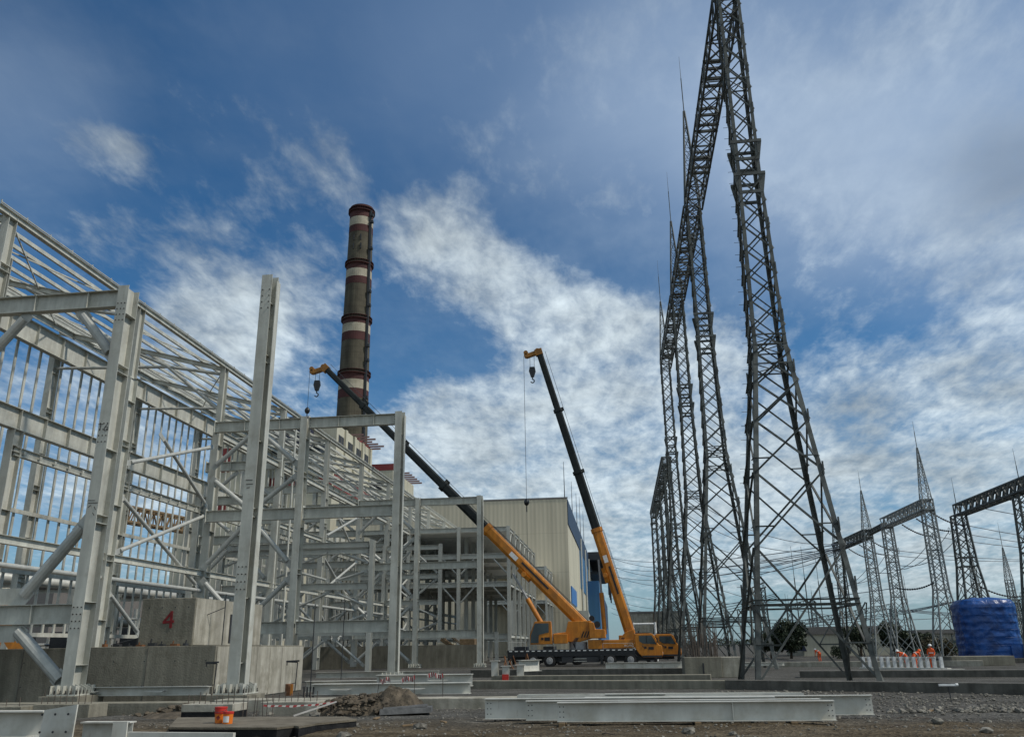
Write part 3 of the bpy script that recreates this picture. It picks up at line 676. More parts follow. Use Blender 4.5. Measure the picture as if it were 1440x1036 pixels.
def extra_rows():
    # lighter column pairs and cladding rails between the portals
    for y, lab in ((107.0, 'slender half-height frame between the second portal and the decked structure'), (76.5, 'narrow part-built frame with short pipe knee braces behind the middle portal')):
        t = thing('part_built_frame', lab, 'steel frame', (X1, y, G)); m = 'steel_far'
        xs = [X1, X2, X3] if y < 100 else [X0, X1, X2, X3]
        zt = 14.3 if y > 100 else 11.2
        for x in xs: column(t, x, y, G, zt if x != X0 else 3.4, depth=.6, flange=.4, mat=m, stiff=False)
        for xa, xb in zip(xs[1:], xs):
            for z in ((zt - .4, 10.3, 7.1, 3.1) if xb != X0 else (3.1,)):
                beam_x(t, xa + .25, xb - .25, y, z, .6, .3, m, 0)
            if xb != X0: diamond(t, xa, xb, y, zt - .4, 7.1, 3.1, r=.11)
extra_rows()

# ------------------------------------------------------------------ lattice towers
def prof_at(prof, z):
    for (z0, h0), (z1, h1) in zip(prof, prof[1:]):
        if z <= z1: return h0 + (h1 - h0) * (z - z0) / (z1 - z0)
    return prof[-1][1]
def lattice_tower(name, label, cx, cy, z0, prof, panels, lw, bw, mat, rings=(), collars=(), spire=None, rod=None, group=None, step=False, thin=False):
    t = thing(name, label, 'lattice tower', (cx, cy, z0), group)
    H = lambda z: prof_at(prof, z)
    def cpt(sx, sy, z, o=0): h = H(z) + o; return V((cx + sx * h, cy + sy * h, z))
    zs = [p[0] for p in prof]
    add = (lambda mb, a, b, w, up=(0, 0, 1), sx=1, sy=1: mb.bar(a, b, w, w * .35, up)) if thin else (lambda mb, a, b, w, up=(0, 0, 1), sx=1, sy=1: mb.ang(a, b, w, None, up, sx, sy))
    for sx in (-1, 1):
        for sy in (-1, 1):
            mb = MB()
            for za, zb in zip(zs, zs[1:]):
                if thin: mb.bar(cpt(sx, sy, za), cpt(sx, sy, zb), lw)
                else:
                    k = lw if za < 17 else lw * .8
                    a, b = cpt(sx, sy, za), cpt(sx, sy, zb)
                    mb.bar(a - V((sx * k / 2, 0, 0)), b - V((sx * k / 2, 0, 0)), k, .03, (0, 1, 0)); mb.bar(a - V((0, sy * k / 2, 0)), b - V((0, sy * k / 2, 0)), .03, k, (0, 1, 0))
                    for q in range(int((zb - za) / 3.0)):       # splice plates
                        zz = za + 1.4 + q * 3.0; p = cpt(sx, sy, zz)
                        mb.box(p.x - .04, p.x + .04, p.y - .04, p.y + .04, zz, zz + .7)
            if step and sx < 0 and sy > 0:
                zz = z0 + 2.5
                while zz < zs[-1] - 1:
                    p = cpt(sx, sy, zz); mb.tube(p, p + V((-.32, .02, 0)), .014, n=5); zz += .82
            mb.build('leg', mat, t)
    for fi, (ax, ay, bx, by) in enumerate(((-1, -1, 1, -1), (1, -1, 1, 1), (1, 1, -1, 1), (-1, 1, -1, -1))):
        mb = MB(); nrm = V((ax + bx, ay + by, 0)).normalized()
        for i, (za, zb) in enumerate(zip(panels, panels[1:])):
            w = bw * (1.0 if za > 17 or thin else 1.25)
            o = nrm * .03
            add(mb, cpt(ax, ay, za) + o, cpt(bx, by, zb) + o, w, tuple(nrm)); add(mb, cpt(bx, by, za) - o, cpt(ax, ay, zb) - o, w, tuple(nrm), 1, -1)
            if not thin and H(za) > 1.6:        # redundant sub-bracing of the wide lower panels
                zm = za + (zb - za) * H(za) / (H(za) + H(zb))
                la, lb = cpt(ax, ay, zm), cpt(bx, by, zm); c = (la + lb) / 2
                if i == 0: add(mb, la, lb, w, tuple(nrm)); add(mb, la + V((0, 0, .25)), lb + V((0, 0, .25)), w * .8, tuple(nrm))
                for p, s in ((cpt(ax, ay, (za + zm) / 2), (ax, ay, bx, by)), (cpt(bx, by, (za + zm) / 2), (bx, by, ax, ay))):
                    q = cpt(s[0], s[1], za).lerp(cpt(s[2], s[3], zb), (zm - za) / (zb - za) * .5)
                    add(mb, p, q, w * .7, tuple(nrm))
                    add(mb, p + V((0, 0, (zm - za) * .5)), q, w * .6, tuple(nrm)) if i == 0 else None
        mb.build('face_bracing', mat, t)
    for z in rings:
        mb = MB()
        P = [cpt(-1, -1, z), cpt(1, -1, z), cpt(1, 1, z), cpt(-1, 1, z)]
        for a, b in zip(P, P[1:] + P[:1]): mb.bar(a, b, bw * .8, bw * .9)
        mb.bar(P[0], P[2], bw * .6); mb.bar(P[1], P[3], bw * .55)
        mb.build('cross_frame', mat, t)
    for z in collars:
        mb = MB(); h = H(z) + .25; hl = H(z)
        for sg in (-1, 1):
            mb.box(cx - h, cx + h, cy + sg * hl - .05, cy + sg * hl + .05, z, z + .2); mb.box(cx - hl, cx + hl, cy + sg * hl - .05, cy + sg * hl + .05, z - 1.25, z - 1.05)
            for sx in (-1, 1):
                mb.poly([(cx + sx * hl, z), (cx + sx * h, z), (cx + sx * (hl + .03), z - 1.25), (cx + sx * hl, z - 1.25)], cy + sg * hl - .02, cy + sg * hl + .02)
        for sx in (-1, 1): mb.box(cx + sx * hl - .05, cx + sx * hl + .05, cy - hl, cy + hl, z + .001, z + .19)
        mb.build('collar', mat, t)
    if spire:
        zt = spire; zb = zs[-1]; hb = prof[-1][1]
        mb = MB(); n = 7; HS = lambda z: hb * (zt - z) / (zt - zb) * .95 + .05
        C = lambda sx, sy, z: V((cx + sx * HS(z), cy + sy * HS(z), z))
        for sx in (-1, 1):
            for sy in (-1, 1): mb.bar(C(sx, sy, zb), C(sx, sy, zt), lw * .5)
        for i in range(n):
            za = zb + (zt - zb) * i / n; zc = zb + (zt - zb) * (i + 1) / n
            for (ax, ay, bx, by) in ((-1, -1, 1, -1), (1, -1, 1, 1), (1, 1, -1, 1), (-1, 1, -1, -1)):
                mb.bar(C(ax, ay, za), C(bx, by, zc), bw * .5); mb.bar(C(bx, by, za), C(ax, ay, zc), bw * .5); mb.bar(C(ax, ay, zc), C(bx, by, zc), bw * .45)
        mb.build('spire', mat, t)
    if rod:
        mb = MB(); zb = spire or zs[-1]; mb.tube((cx, cy, zb), (cx, cy, zb + (rod - zb) * .6), .05 if not thin else .045, n=6); mb.tube((cx, cy, zb + (rod - zb) * .6), (cx, cy, rod), .03, .012, n=5)
        mb.build('lightning_rod', mat, t)
    return t
def girder(label, p0, p1, w, h, cw, bw, mat, pan=2.0, group=None, heavy=()):
    p0, p1 = V(p0), V(p1); d = p1 - p0; Ln = d.length; u = d.normalized(); s = u.cross(V((0, 0, 1))).normalized(); up = s.cross(u)
    t = thing('lattice_girder', label, 'lattice girder', tuple(p0), group)
    C = lambda a, b, k: p0 + s * (a * w / 2) + up * (b * h / 2) + u * k
    for a in (-1, 1):
        for b in (-1, 1):
            mb = MB(); mb.bar(C(a, b, 0), C(a, b, Ln), cw); mb.build('chord', mat, t)
    n = max(2, round(Ln / pan)); st = Ln / n
    for (a0, b0, a1, b1) in ((-1, -1, 1, -1), (1, -1, 1, 1), (1, 1, -1, 1), (-1, 1, -1, -1)):
        mb = MB()
        for i in range(n):
            if a0 != a1:
                mb.bar(C(a0, b0, i * st), C(a1, b1, (i + 1) * st), bw); mb.bar(C(a1, b1, i * st), C(a0, b0, (i + 1) * st), bw * .9)
            else:
                mb.bar(C(a0, b0, i * st), C(a1, b1, (i + .5) * st), bw); mb.bar(C(a1, b1, (i + .5) * st), C(a0, b0, (i + 1) * st), bw)
            mb.bar(C(a0, b0, i * st), C(a1, b1, i * st), bw)
        mb.build('face_bracing', mat, t)
    for k in heavy:
        mb = MB()
        for b in (-1, 1):
            for e in (0, .9): mb.bar(C(-1.06, b * 1.04, k + e), C(1.06, b * 1.04, k + e), .16, .22)
        for a in (-1, 1):
            for e in (0, .9): mb.bar(C(a * 1.04, -1.2, k + e), C(a * 1.04, 1.2, k + e), .1, .1)
        mb.build('hanger_frame', mat, t)
    return t
big = [(-.35, 2.95), (17.8, .93), (29, .70), (43.4, .70)]
lowp = [-.35, 6.3, 10.3, 13.2, 15.5, 17.3]
upp = [17.3 + 1.63125 * i for i in range(17)]
BT = [(9.25, 47.3, 'huge nearest lattice tower filling the right middle, cut off by the top edge'), (9.25, 76.0, 'second tall lattice tower in the row, just left of the nearest one, with spire'),
      (9.1, 99.0, 'third tall lattice tower in the row, behind the crane truck nose, with spire'), (8.9, 126.0, 'farthest tall spired lattice tower, thinnest spire of the row')]
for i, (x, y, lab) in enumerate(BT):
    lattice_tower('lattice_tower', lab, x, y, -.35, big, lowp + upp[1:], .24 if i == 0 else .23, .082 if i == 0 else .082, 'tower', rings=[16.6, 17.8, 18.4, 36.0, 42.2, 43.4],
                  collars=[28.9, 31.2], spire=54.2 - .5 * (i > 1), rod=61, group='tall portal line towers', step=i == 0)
nm = ['first high lattice girder joining the two nearest towers at the top of the picture', 'second high lattice girder between the second and third tall towers', 'third high lattice girder between the two farthest spired towers']
for i in range(3):
    x0, y0, _ = BT[i]; x1, y1, _ = BT[i + 1]
    girder(nm[i], (x0, y0 + .9, 42.9), (x1, y1 - .9, 42.9), 1.55, 1.5, .15, .075, 'tower', 2.3, 'high lattice girders', heavy=(6.5, 12.5, 19))
sm = [(G, 2.2), (13, .85), (30, .6)]
ys = [139, 156, 176, 200]
for i, y in enumerate(ys):
    lattice_tower('lattice_tower', ('lower lattice portal tower without spire, nearest of the four beyond the spired ones', 'lower lattice portal tower, second of the four beyond the spired ones', 'lower lattice portal tower, third of the four beyond the spired ones', 'lower lattice portal tower, last and most distant of the four')[i],
                  8.85, y, G, sm, [G, 5, 9, 13] + [13 + 2.1 * k for k in range(1, 9)], .25, .11, 'tower', rings=[13, 30], collars=[28.5, 31.0], rod=33.5, group='lower portal line towers')
for i in range(3):
    girder(('nearer', 'middle', 'farther')[i] + ' lattice girder on the lower portal line', (8.85, ys[i] + .6, 30.6), (8.85, ys[i + 1] - .6, 30.6), 1.5, 1.4, .17, .1, 'tower', 2.2, 'low portal girders')

# switchyard gantries on the right
gp = [(G, 1.5), (6.8, .62), (15.9, .52)]
def pan(prof, st): 
    z = prof[0][0]; r = [z]
    while z < prof[-1][0] - .3: z += max(.75, 1.9 * prof_at(prof, z)) * st; r.append(min(z, prof[-1][0]))
    return r
gl = [(34.3, 98, 22.4, 25.5, 'pale spired gantry tower left of the blue-wrapped tank', 'tower_pale'), (34.0, 112, None, None, 'pale gantry tower without spire at the middle of the pale girder line', 'tower_pale'),
      (34.0, 121, 21.6, 24.5, 'pale spired gantry tower left of the one without spire', 'tower_pale'), (33.8, 137, 21.6, 24.5, 'spired gantry tower seen just beside the right leg of the huge tower', 'tower')]
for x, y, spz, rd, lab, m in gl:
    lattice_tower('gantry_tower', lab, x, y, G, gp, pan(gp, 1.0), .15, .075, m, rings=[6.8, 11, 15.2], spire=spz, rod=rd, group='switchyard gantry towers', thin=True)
girder('pale lattice girder between the nearest spired gantry tower and its neighbour', (34.2, 97.2, 15.9), (34.0, 112.5, 15.9), 1.15, 1.1, .13, .09, 'tower_pale', 1.6, 'switchyard girders')
girder('grey lattice girder at the left part of the switchyard beside the huge tower leg', (34.0, 120.5, 15.6), (33.8, 138, 15.6), 1.15, 1.1, .13, .09, 'tower', 1.6, 'switchyard girders')
girder('thin dark lattice link between the spireless gantry tower and the left spired one', (34.0, 112.6, 15.7), (34.0, 120.4, 15.6), .5, .5, .12, .08, 'tower', 1.2, 'switchyard girders')
gp2 = [(G, 1.9), (9.6, .85), (15.4, .62)]
for x, y, lab in ((39.5, 103.5, 'dark gantry tower standing behind the blue-wrapped tank'), (39.9, 88, 'dark gantry tower cut by the right edge of the picture')):
    lattice_tower('gantry_tower', lab, x, y, G, gp2, pan(gp2, .95), .2, .10, 'tower', rings=[9.6, 10.6, 15.4], rod=19.8, group='dark gantry towers', thin=True)
girder('dark thick lattice girder rising to the right edge', (39.5, 102.8, 15.9), (39.95, 74, 15.9), 1.3, 1.15, .17, .12, 'tower', 1.7, 'dark girders')
gp3 = [(G, 1.1), (6, .5), (10.5, .4)]
for k, (x, y, zt, spz, rd, lab) in enumerate(((49.5, 128, 9.5, 13.8, 16.5, 'small distant spired gantry tower between the pale tower and the dark one'), (54.0, 128, 9.5, 14.0, 17.5, 'small distant spired tower right behind the dark gantry tower'),
                                  (56, 132, 6.6, None, 9.0, 'low distant gantry post at the right edge behind the tank'), (28.0, 175, 12.0, None, 15, 'small distant gantry post seen through the huge tower, left side'),
                                  (32.0, 172, 8.6, None, 10.5, 'low distant gantry post above the building roof'), (36.5, 172, 9.2, None, 12, 'low distant gantry post right of its twin above the building roof'),
                                  (63, 131, 6.6, None, 12, 'low distant gantry post beyond the right edge'), (41.5, 140, 6.4, None, 11.0, 'small distant gantry post left of the dark round tree'))):
    pp = [(G, 1.0), (zt * .5, .45), (zt, .38)]
    lattice_tower('gantry_post', lab, x, y, G, pp, pan(pp, 1.3), .13, .075, 'tower' if k > 1 else 'tower_pale', rings=[zt], spire=spz, rod=rd, group='distant gantry posts', thin=True)
girder('small distant lattice girder above the building roof', (31.5, 172, 7.9), (37, 172, 9.3), 1, .9, .14, .09, 'tower', 1.5, 'distant girders')
girder('small distant lattice girder at the right edge behind the tank', (53.5, 131, 6.5), (66, 131, 6.9), .9, .8, .13, .09, 'tower', 1.4, 'distant girders')
girder('long low distant lattice girder behind the base of the huge tower', (28.2, 142, 4.6), (41.5, 140, 6.8), .8, .7, .10, .07, 'tower_pale', 1.4, 'distant girders')
girder('distant lattice girder stub left of the huge tower legs', (24.5, 176, 11.0), (28.5, 175, 12.6), 1, .9, .14, .09, 'tower', 1.4, 'distant girders')
# slender masts and lamp posts
for x, y, z0, zt, r, lab in ((35.2, 180, G, 20.4, .13, 'thin distant lightning mast seen through the huge tower, leftmost of three'), (37.2, 180, G, 20.3, .13, 'thin distant lightning mast, middle of three'), (39.8, 180, G, 19.3, .11, 'thin distant lightning mast, rightmost of three'),
                          (56.3, 180, G, 14, .12, 'thin mast right of the pale gantry tower without spire'), (60, 170, G, 8.6, .12, 'lamp post with small head left of the grey building'), (27.5, 150, G, 9.5, .08, 'thin mast above the long low building roof, left'),
                          (46.0, 150, G, 12, .09, 'thin mast left of the dark round tree'), (41, 150, G, 9, .09, 'thin mast between the huge tower leg and the tree')):
    mb = MB(); mb.tube((x, y, z0), (x, y, z0 + (zt - z0) * .7), r, r * .8, n=6); mb.tube((x, y, z0 + (zt - z0) * .7), (x, y, zt), r * .5, r * .3, n=5)
    if 'lamp' in lab: mb.tube((x - .9, y, zt - .3), (x + .9, y, zt - .3), .09, n=6)
    solid('lightning_mast' if 'lamp' not in lab else 'lamp_post', mb, 'tower', lab, 'mast' if 'lamp' not in lab else 'lamp post', group='thin masts' if 'lamp' not in lab else None)

# ------------------------------------------------------------------ conductors and insulators
def wire(p0, p1, sag, r=.035, label='thin overhead conductor wire sagging across the switchyard sky', group='overhead conductors', n=22, mat='wireblue'):
    p0, p1 = V(p0), V(p1); mb = MB()
    pts = [p0.lerp(p1, i / n) - V((0, 0, 4 * sag * (i / n) * (1 - i / n))) for i in range(n + 1)]
    mb.path(pts, r, 4); return solid('overhead_wire', mb, mat, label, 'wire', origin=p0, group=group)
for k in range(6):
    a = V((-8 + k * .8, 352, 37 - 3.6 * (k % 3))); y = 123 + 2.5 * k
    wire(a, (34.0, y, 15.0), 3 + k * .5, .07)
for k in range(4): wire((-4, 392, 22 - 2.2 * k), (31, 178, 11 - .3 * k), 4, .07)
for k in range(5): wire((38.4, 99 + 5 * k, 13.7) if k < 3 else (38.2, 122.5 + 5.5 * (k - 3), 13.4), (120, 122 + 3 * k, 20 + 1.2 * k), 5.5, .04)
for k in range(4): wire((40.3, 80 + 6 * k, 15.3), (130, 135 + 3 * k, 24), 5, .045)
for k in range(4): wire((9.5, 128 + k, 24 - 3 * k), (34.0, 124 + 3.6 * k, 15.0), 3.2, .045)
for k in range(3): wire((41.5 + k, 140, 6.2), (100, 128, 7.2 + k), 2.5, .05)
for k in range(3): wire((10, 176 + k, 9 - k), (50, 130, 7.5), 3, .05)
def insulator(p0, p1, sag, label, ring=True):
    p0, p1 = V(p0), V(p1); n = 16; pts = [p0.lerp(p1, i / n) - V((0, 0, 4 * sag * (i / n) * (1 - i / n))) for i in range(n + 1)]
    t = thing('insulator_string', label, 'insulator', tuple(p0), 'insulator strings on the gantries')
    mb = MB()
    for a, b in zip(pts, pts[1:]):
        m_ = a.lerp(b, .5); mb.tube(a, m_, .05, .11, 7); mb.tube(m_, b, .11, .05, 7)
    mb.build('discs', 'wire', t)
    if ring:
        mb = MB(); c = pts[-1]
        q = [c + V((0, math.cos(a) * .3, math.sin(a) * .42)) for a in [i * math.pi / 6 for i in range(13)]]
        mb.path(q, .03, 4); mb.build('corona_ring', 'wire', t)
for k, (x, y, z) in enumerate(((34.8, 98.5, 15.2), (34.8, 103.5, 15.2), (34.7, 108.5, 15.2), (34.6, 122, 14.9), (34.5, 127.5, 14.9), (34.4, 133, 14.9))):
    insulator((x, y, z), (x + 3.6, y + .5, z - 1.5), .35, ('dark curved insulator string under the pale girder, ' + ('nearest one', 'middle one', 'left one')[k]) if k < 3 else ('insulator string hanging off the girder beside the huge tower leg, ' + ('right', 'middle', 'left')[k - 3] + ' one'))
    wire((x + 3.6, y + .5, z - 1.5), (x - 3, y + 5, z - 5.2), 1.6, .035, 'slack jumper loop hanging below a gantry girder', 'jumper loops', 12)
for k, (x, y, z) in enumerate(((33.75, 98.0, 7.6), (40.4, 103.4, 7.4), (53.6, 131, 6.4))):
    wire((x + (-4, 4.2, -3.5)[k], y, z - .3 + .7 * (k == 0) - .9), ((-2, 240, 16), (120, 96, 13), (12, 128, 10))[k], 2.5, .04)
    insulator((x, y, z), (x + (-4, 4.2, -3.5)[k], y, z - .3 + .7 * (k == 0) - .9), .4, ('insulator string leading left from the pale spired tower at mid height', 'insulator string leading right from the dark tower just above the tank', 'small insulator string at the distant right gantry')[k])

# ------------------------------------------------------------------ chimney
def chimney():
    cx, cy = -98, 300
    t = thing('smokestack', 'tall tapered concrete power station chimney with faded maroon and white bands', 'chimney', (cx, cy, G))
    R = lambda z: 7.6 - 2.9 * min(1, max(0, z) / 174) ** .8
    def seg(z0, z1, mat, name, dr=0, n=6):
        mb = MB(); mb.lathe([(R(z0 + (z1 - z0) * i / n) + dr, z0 + (z1 - z0) * i / n) for i in range(n + 1)], (cx, cy, 0), 40); return mb.build(name, mat, t, smooth=False)
    seg(G, 175, 'chimney', 'shaft', 0, 30)
    for z0, z1, m in ((169.7, 175.2, 'band_red'), (166.0, 169.7, 'band_white'), (162.9, 166.0, 'band_red'), (146.3, 148.9, 'band_red'), (142.9, 146.3, 'band_white'), (139.8, 142.9, 'band_red'),
                      (122.8, 124.6, 'band_red'), (119.3, 122.8, 'band_white'), (115.8, 119.3, 'band_red'), (99.6, 102.2, 'band_red'), (96.0, 99.6, 'band_white'), (92.4, 96.0, 'band_red')):
        seg(z0, z1, m, 'painted_band', .06, 2)
    for z in (172.5, 148.6, 124.6, 102.0):
        mb = MB(); mb.lathe([(R(z) + .1, 0), (R(z) + .75, .15), (R(z) + .75, .4), (R(z) + .1, .4)], (cx, cy, z), 40)
        for i in range(36):
            a = 2 * math.pi * i / 36; r = R(z) + .7
            mb.bar((cx + r * math.cos(a), cy + r * math.sin(a), z + .4), (cx + r * math.cos(a), cy + r * math.sin(a), z + 1.5), .07)
        mb.lathe([(R(z) + .66, 0), (R(z) + .74, 0), (R(z) + .74, .1), (R(z) + .66, .1)], (cx, cy, z + 1.5), 40)
        mb.build('gallery', 'band_red', t)
    mb = MB(); a = math.radians(-28)
    for k in range(60):
        z = 8 + k * 2.75; r, r2 = R(z) + .5, R(z + 2.75) + .5
        mb.bar((cx + r * math.cos(a), cy + r * math.sin(a), z), (cx + r2 * math.cos(a), cy + r2 * math.sin(a), z + 2.75), .9, .7)
    mb.build('caged_ladder', 'dark', t)
    for z in (170, 167, 155, 136, 130, 113, 107, 92, 88):
        mb = MB(); r = R(z) + .9; mb.box(cx + r * math.cos(a) - .4, cx + r * math.cos(a) + .9, cy + r * math.sin(a) - .7, cy + r * math.sin(a) + .7, z, z + 1.0); mb.build('aviation_light', 'dark', t)
    for (dx, z) in ((-1.2, 160), (1.6, 160), (-1.2, 156), (1.8, 156)):
        mb = MB(); mb.box(cx + dx - .2, cx + dx + .2, cy - R(z) - .2, cy - R(z) + .3, z - 1.2, z + 1.2); mb.build('vent_slot', 'dark', t)
chimney()

# ------------------------------------------------------------------ power plant buildings behind the hall
def windowed(t, x, y0, y1, z0, z1, n=1, axis='x'):
    for i in range(n):
        mb = MB(); a = y0 + (y1 - y0) * i / n + .4; b = y0 + (y1 - y0) * (i + 1) / n - .4
        if axis == 'x': mb.box(x - .05, x + .06, a, b, z0, z1)
        else: mb.box(a, b, x - .06, x + .05, z0, z1)
        w = mb.build('window', 'dark', t)
        mb = MB()
        if axis == 'x': mb.box(x + .061, x + .14, (a + b) / 2 - .1, (a + b) / 2 + .1, z0, z1)
        else: mb.box((a + b) / 2 - .1, (a + b) / 2 + .1, x - .14, x - .061, z0, z1)
        mb.build('mullion', 'grey_roof', w)
def boiler():
    t = thing('boiler_house', 'cream and maroon boiler house with a black window strip below the chimney', 'power plant building', (-85, 217, G))
    mb = MB(); mb.box(-100, -70, 201, 233, G, 56.8); mb.build('wall', 'cream', t)
    for k in range(5): mb = MB(); mb.box(-69.99, -69.5, 201 + k * 7.6, 202.5 + k * 7.6, 47, 56.8); mb.build('pilaster', 'cream', t)
    for a, b in ((203.5, 208.5), (211.5, 216.2), (219, 223.8), (226.4, 231.0)): windowed(t, -69.95, a, b, 51.6, 54.4)
    mb = MB(); mb.box(-99, -85, 200.9, 201.0, 49, 52); mb.build('window', 'glass', t)
    mb = MB(); mb.box(-79, -72, 200.9, 201.0, 49, 52); mb.build('window', 'glass', t)
    mb = MB(); mb.box(-69.98, -69.85, 202, 233, 39.5, 43.8); mb.build('maroon_band', 'darkred', t)
    mb = MB(); mb.box(-99, -70.2, 200.7, 200.95, 40, 43); mb.build('maroon_band', 'darkred', t)
    mb = MB(); mb.box(-80, -70.2, 222, 233.1, 56.81, 57.8); mb.build('parapet', 'darkred', t)
    for k in range(7):
        mb = MB(); mb.bar((-74, 216 + k * 2.9, 57.2), (-67.2 + (k % 3) * .9, 216 + k * 2.9, 57.2), .3, .45); mb.build('stub_beam', 'pinkgrey', t)
    t2 = thing('boiler_house', 'second cream block with maroon parapet behind the top of the middle portal post', 'power plant building', (-75, 270, G))
    mb = MB(); mb.box(-92, -69.9, 258, 286, G, 55.9); mb.build('wall', 'cream', t2)
    mb = MB(); mb.box(-92.1, -69.8, 257.9, 262, 55.91, 58); mb.build('parapet', 'darkred', t2)
    for k in range(6):
        mb = MB(); mb.bar((-73, 266 + k * 3.6, 56.4), (-66.5, 266 + k * 3.6, 56.4), .35, .5); mb.build('stub_beam', 'pinkgrey', t2)
    windowed(t2, -69.85, 268, 284, 46, 49.5, 2)
    windowed(t2, 257.95, -78, -73, 49, 52, 1, 'y')
    t3 = thing('turbine_hall', 'low cream turbine hall with maroon panels glimpsed through the purlins', 'power plant building', (-80, 190, G))
    mb = MB(); mb.box(-99, -72, 180, 195.5, G, 28); mb.build('wall', 'cream', t3)
    for k in range(2): mb = MB(); mb.box(-96 + k * 12, -92 + k * 12, 179.8, 179.95, 16, 26); mb.build('maroon_panel', 'darkred', t3)
    t4 = thing('coal_tower', 'pale grey tower block with maroon panels seen through the left part of the hall', 'power plant building', (-96, 205, G))
    mb = MB(); mb.box(-100, -86, 196, 199.9, G, 50.5); mb.build('wall', 'cream', t4)
    for (a, b, c, d) in ((-99, -95, 44, 50), (-99, -95, 34, 38), (-92, -88, 43, 49)): mb = MB(); mb.box(a, b, 195.8, 195.95, c, d); mb.build('maroon_panel', 'darkred', t4)
    mb = MB(); mb.box(-84, -75.5, 196, 200.7, 50.5, 57.5); o = solid('roof_ventilator', mb, 'navy', 'dark blue boxed ventilator standing on the roof behind the portal beam', 'ventilator')
boiler()
def background_left():
    t = thing('pipe_rack', 'pipe rack with several insulated pipes seen low through the far wall studs', 'pipe rack', (-64, 100, G))
    for k in range(11):
        y = 62 + k * 9
        for x in (-60, -66): mb = MB(); mb.ib((x, y, G), (x, y, 8.4), .35, .35, .02, .02, (0, 1, 0)); mb.build('post', 'steel_far', t)
        for z in (4.6, 8.2): mb = MB(); mb.ib((-66.3, y, z), (-59.7, y, z), .3, .35, .02, .02); mb.build('beam', 'steel_far', t)
    for x, z, r in ((-60.8, 5.3, .5), (-62.4, 5.2, .4), (-64.5, 5.4, .6), (-61, 8.9, .5), (-63.4, 8.8, .4), (-65.2, 8.9, .45)):
        mb = MB(); mb.tube((x, 60, z), (x, 155, z), r, n=12); mb.build('pipe', 'pipe' if r > .45 else 'grey_roof', t, smooth=True)
    mb = MB(); mb.box(-125, -84, 120, 175, G, 12.5); mb.prof([(-22, 0), (22, 0), (0, 4)], (-104.5, 120, 12.5), (-104.5, 175, 12.5))
    solid('fuel_shed', mb, 'grey_roof', 'long brown-grey shed with pitched roof low behind the far wall studs', 'shed')
    mb = MB(); mb.lathe([(7, 0), (7, 9), (6.4, 9.8), (0.1, 11.2)], (-78, 92, G), 32); o = solid('storage_tank', mb, 'concrete_light', 'round pale storage tank glimpsed behind the studs', 'tank')
    # conveyor bridge in black and yellow lattice
    girder('ochre lattice conveyor bridge crossing behind the far wall studs', (-60, 92, 17.6), (-60, 116, 18.6), 1.8, 1.8, .22, .12, 'wood', 2.2)
    for k, x in enumerate((-52, -55, -58)):
        rnd = random.Random(k)
        for i in range(9):
            y = 50 + i * 9 + rnd.uniform(-2, 2); z = rnd.uniform(1.6, 4.2); h = rnd.uniform(.8, 2.2)
            te = thing('process_unit', ('squat', 'boxy', 'tall-piped')[i % 3] + ' ' + ('dark', 'brown-grey', 'pale grey')[k] + ' machine casing glimpsed low behind the hall studs', 'machine', (x, y, G), 'machine casings in the yard')
            mb = MB(); mb.box(x - 1, x + 1, y, y + rnd.uniform(2, 5), G, z); mb.build('casing', ('dark', 'grey_roof', 'steel_far')[k], te, bevel=.05)
            mb = MB(); mb.tube((x, y + 1, z), (x, y + 1, z + h), .3, n=10); mb.build('stack', 'pipe', te)
            mb = MB(); mb.path([(x + .9, y + .2, z * .8), (x + 1.4, y - .8, z * .8), (x + 1.4, y - .8, z + .8), (x + 1.4, y - 4, z + .8)], .12, 7); mb.build('duct', 'pipe', te)
    # orange machine arm at the far left behind the wall
    t = thing('excavator', 'orange excavator arm showing behind the concrete wall at the far left', 'excavator', (-31, 41, G))
    mb.poly([(-32.6, 4.2), (-31.6, 4.3), (-29.2, 1.6), (-29.6, 1.2), (-30.0, 1.2)], 40.8, 41.3); mb.build('arm', 'orange', t)
    mb = MB(); mb.box(-36, -32.2, 40, 42.4, .6, 2.7); mb.build('body', 'orange', t, bevel=.08)
    mb = MB(); mb.box(-36.4, -31.8, 39.8, 42.6, G, .45); mb.build('track', 'dark', t, bevel=.15)
background_left()

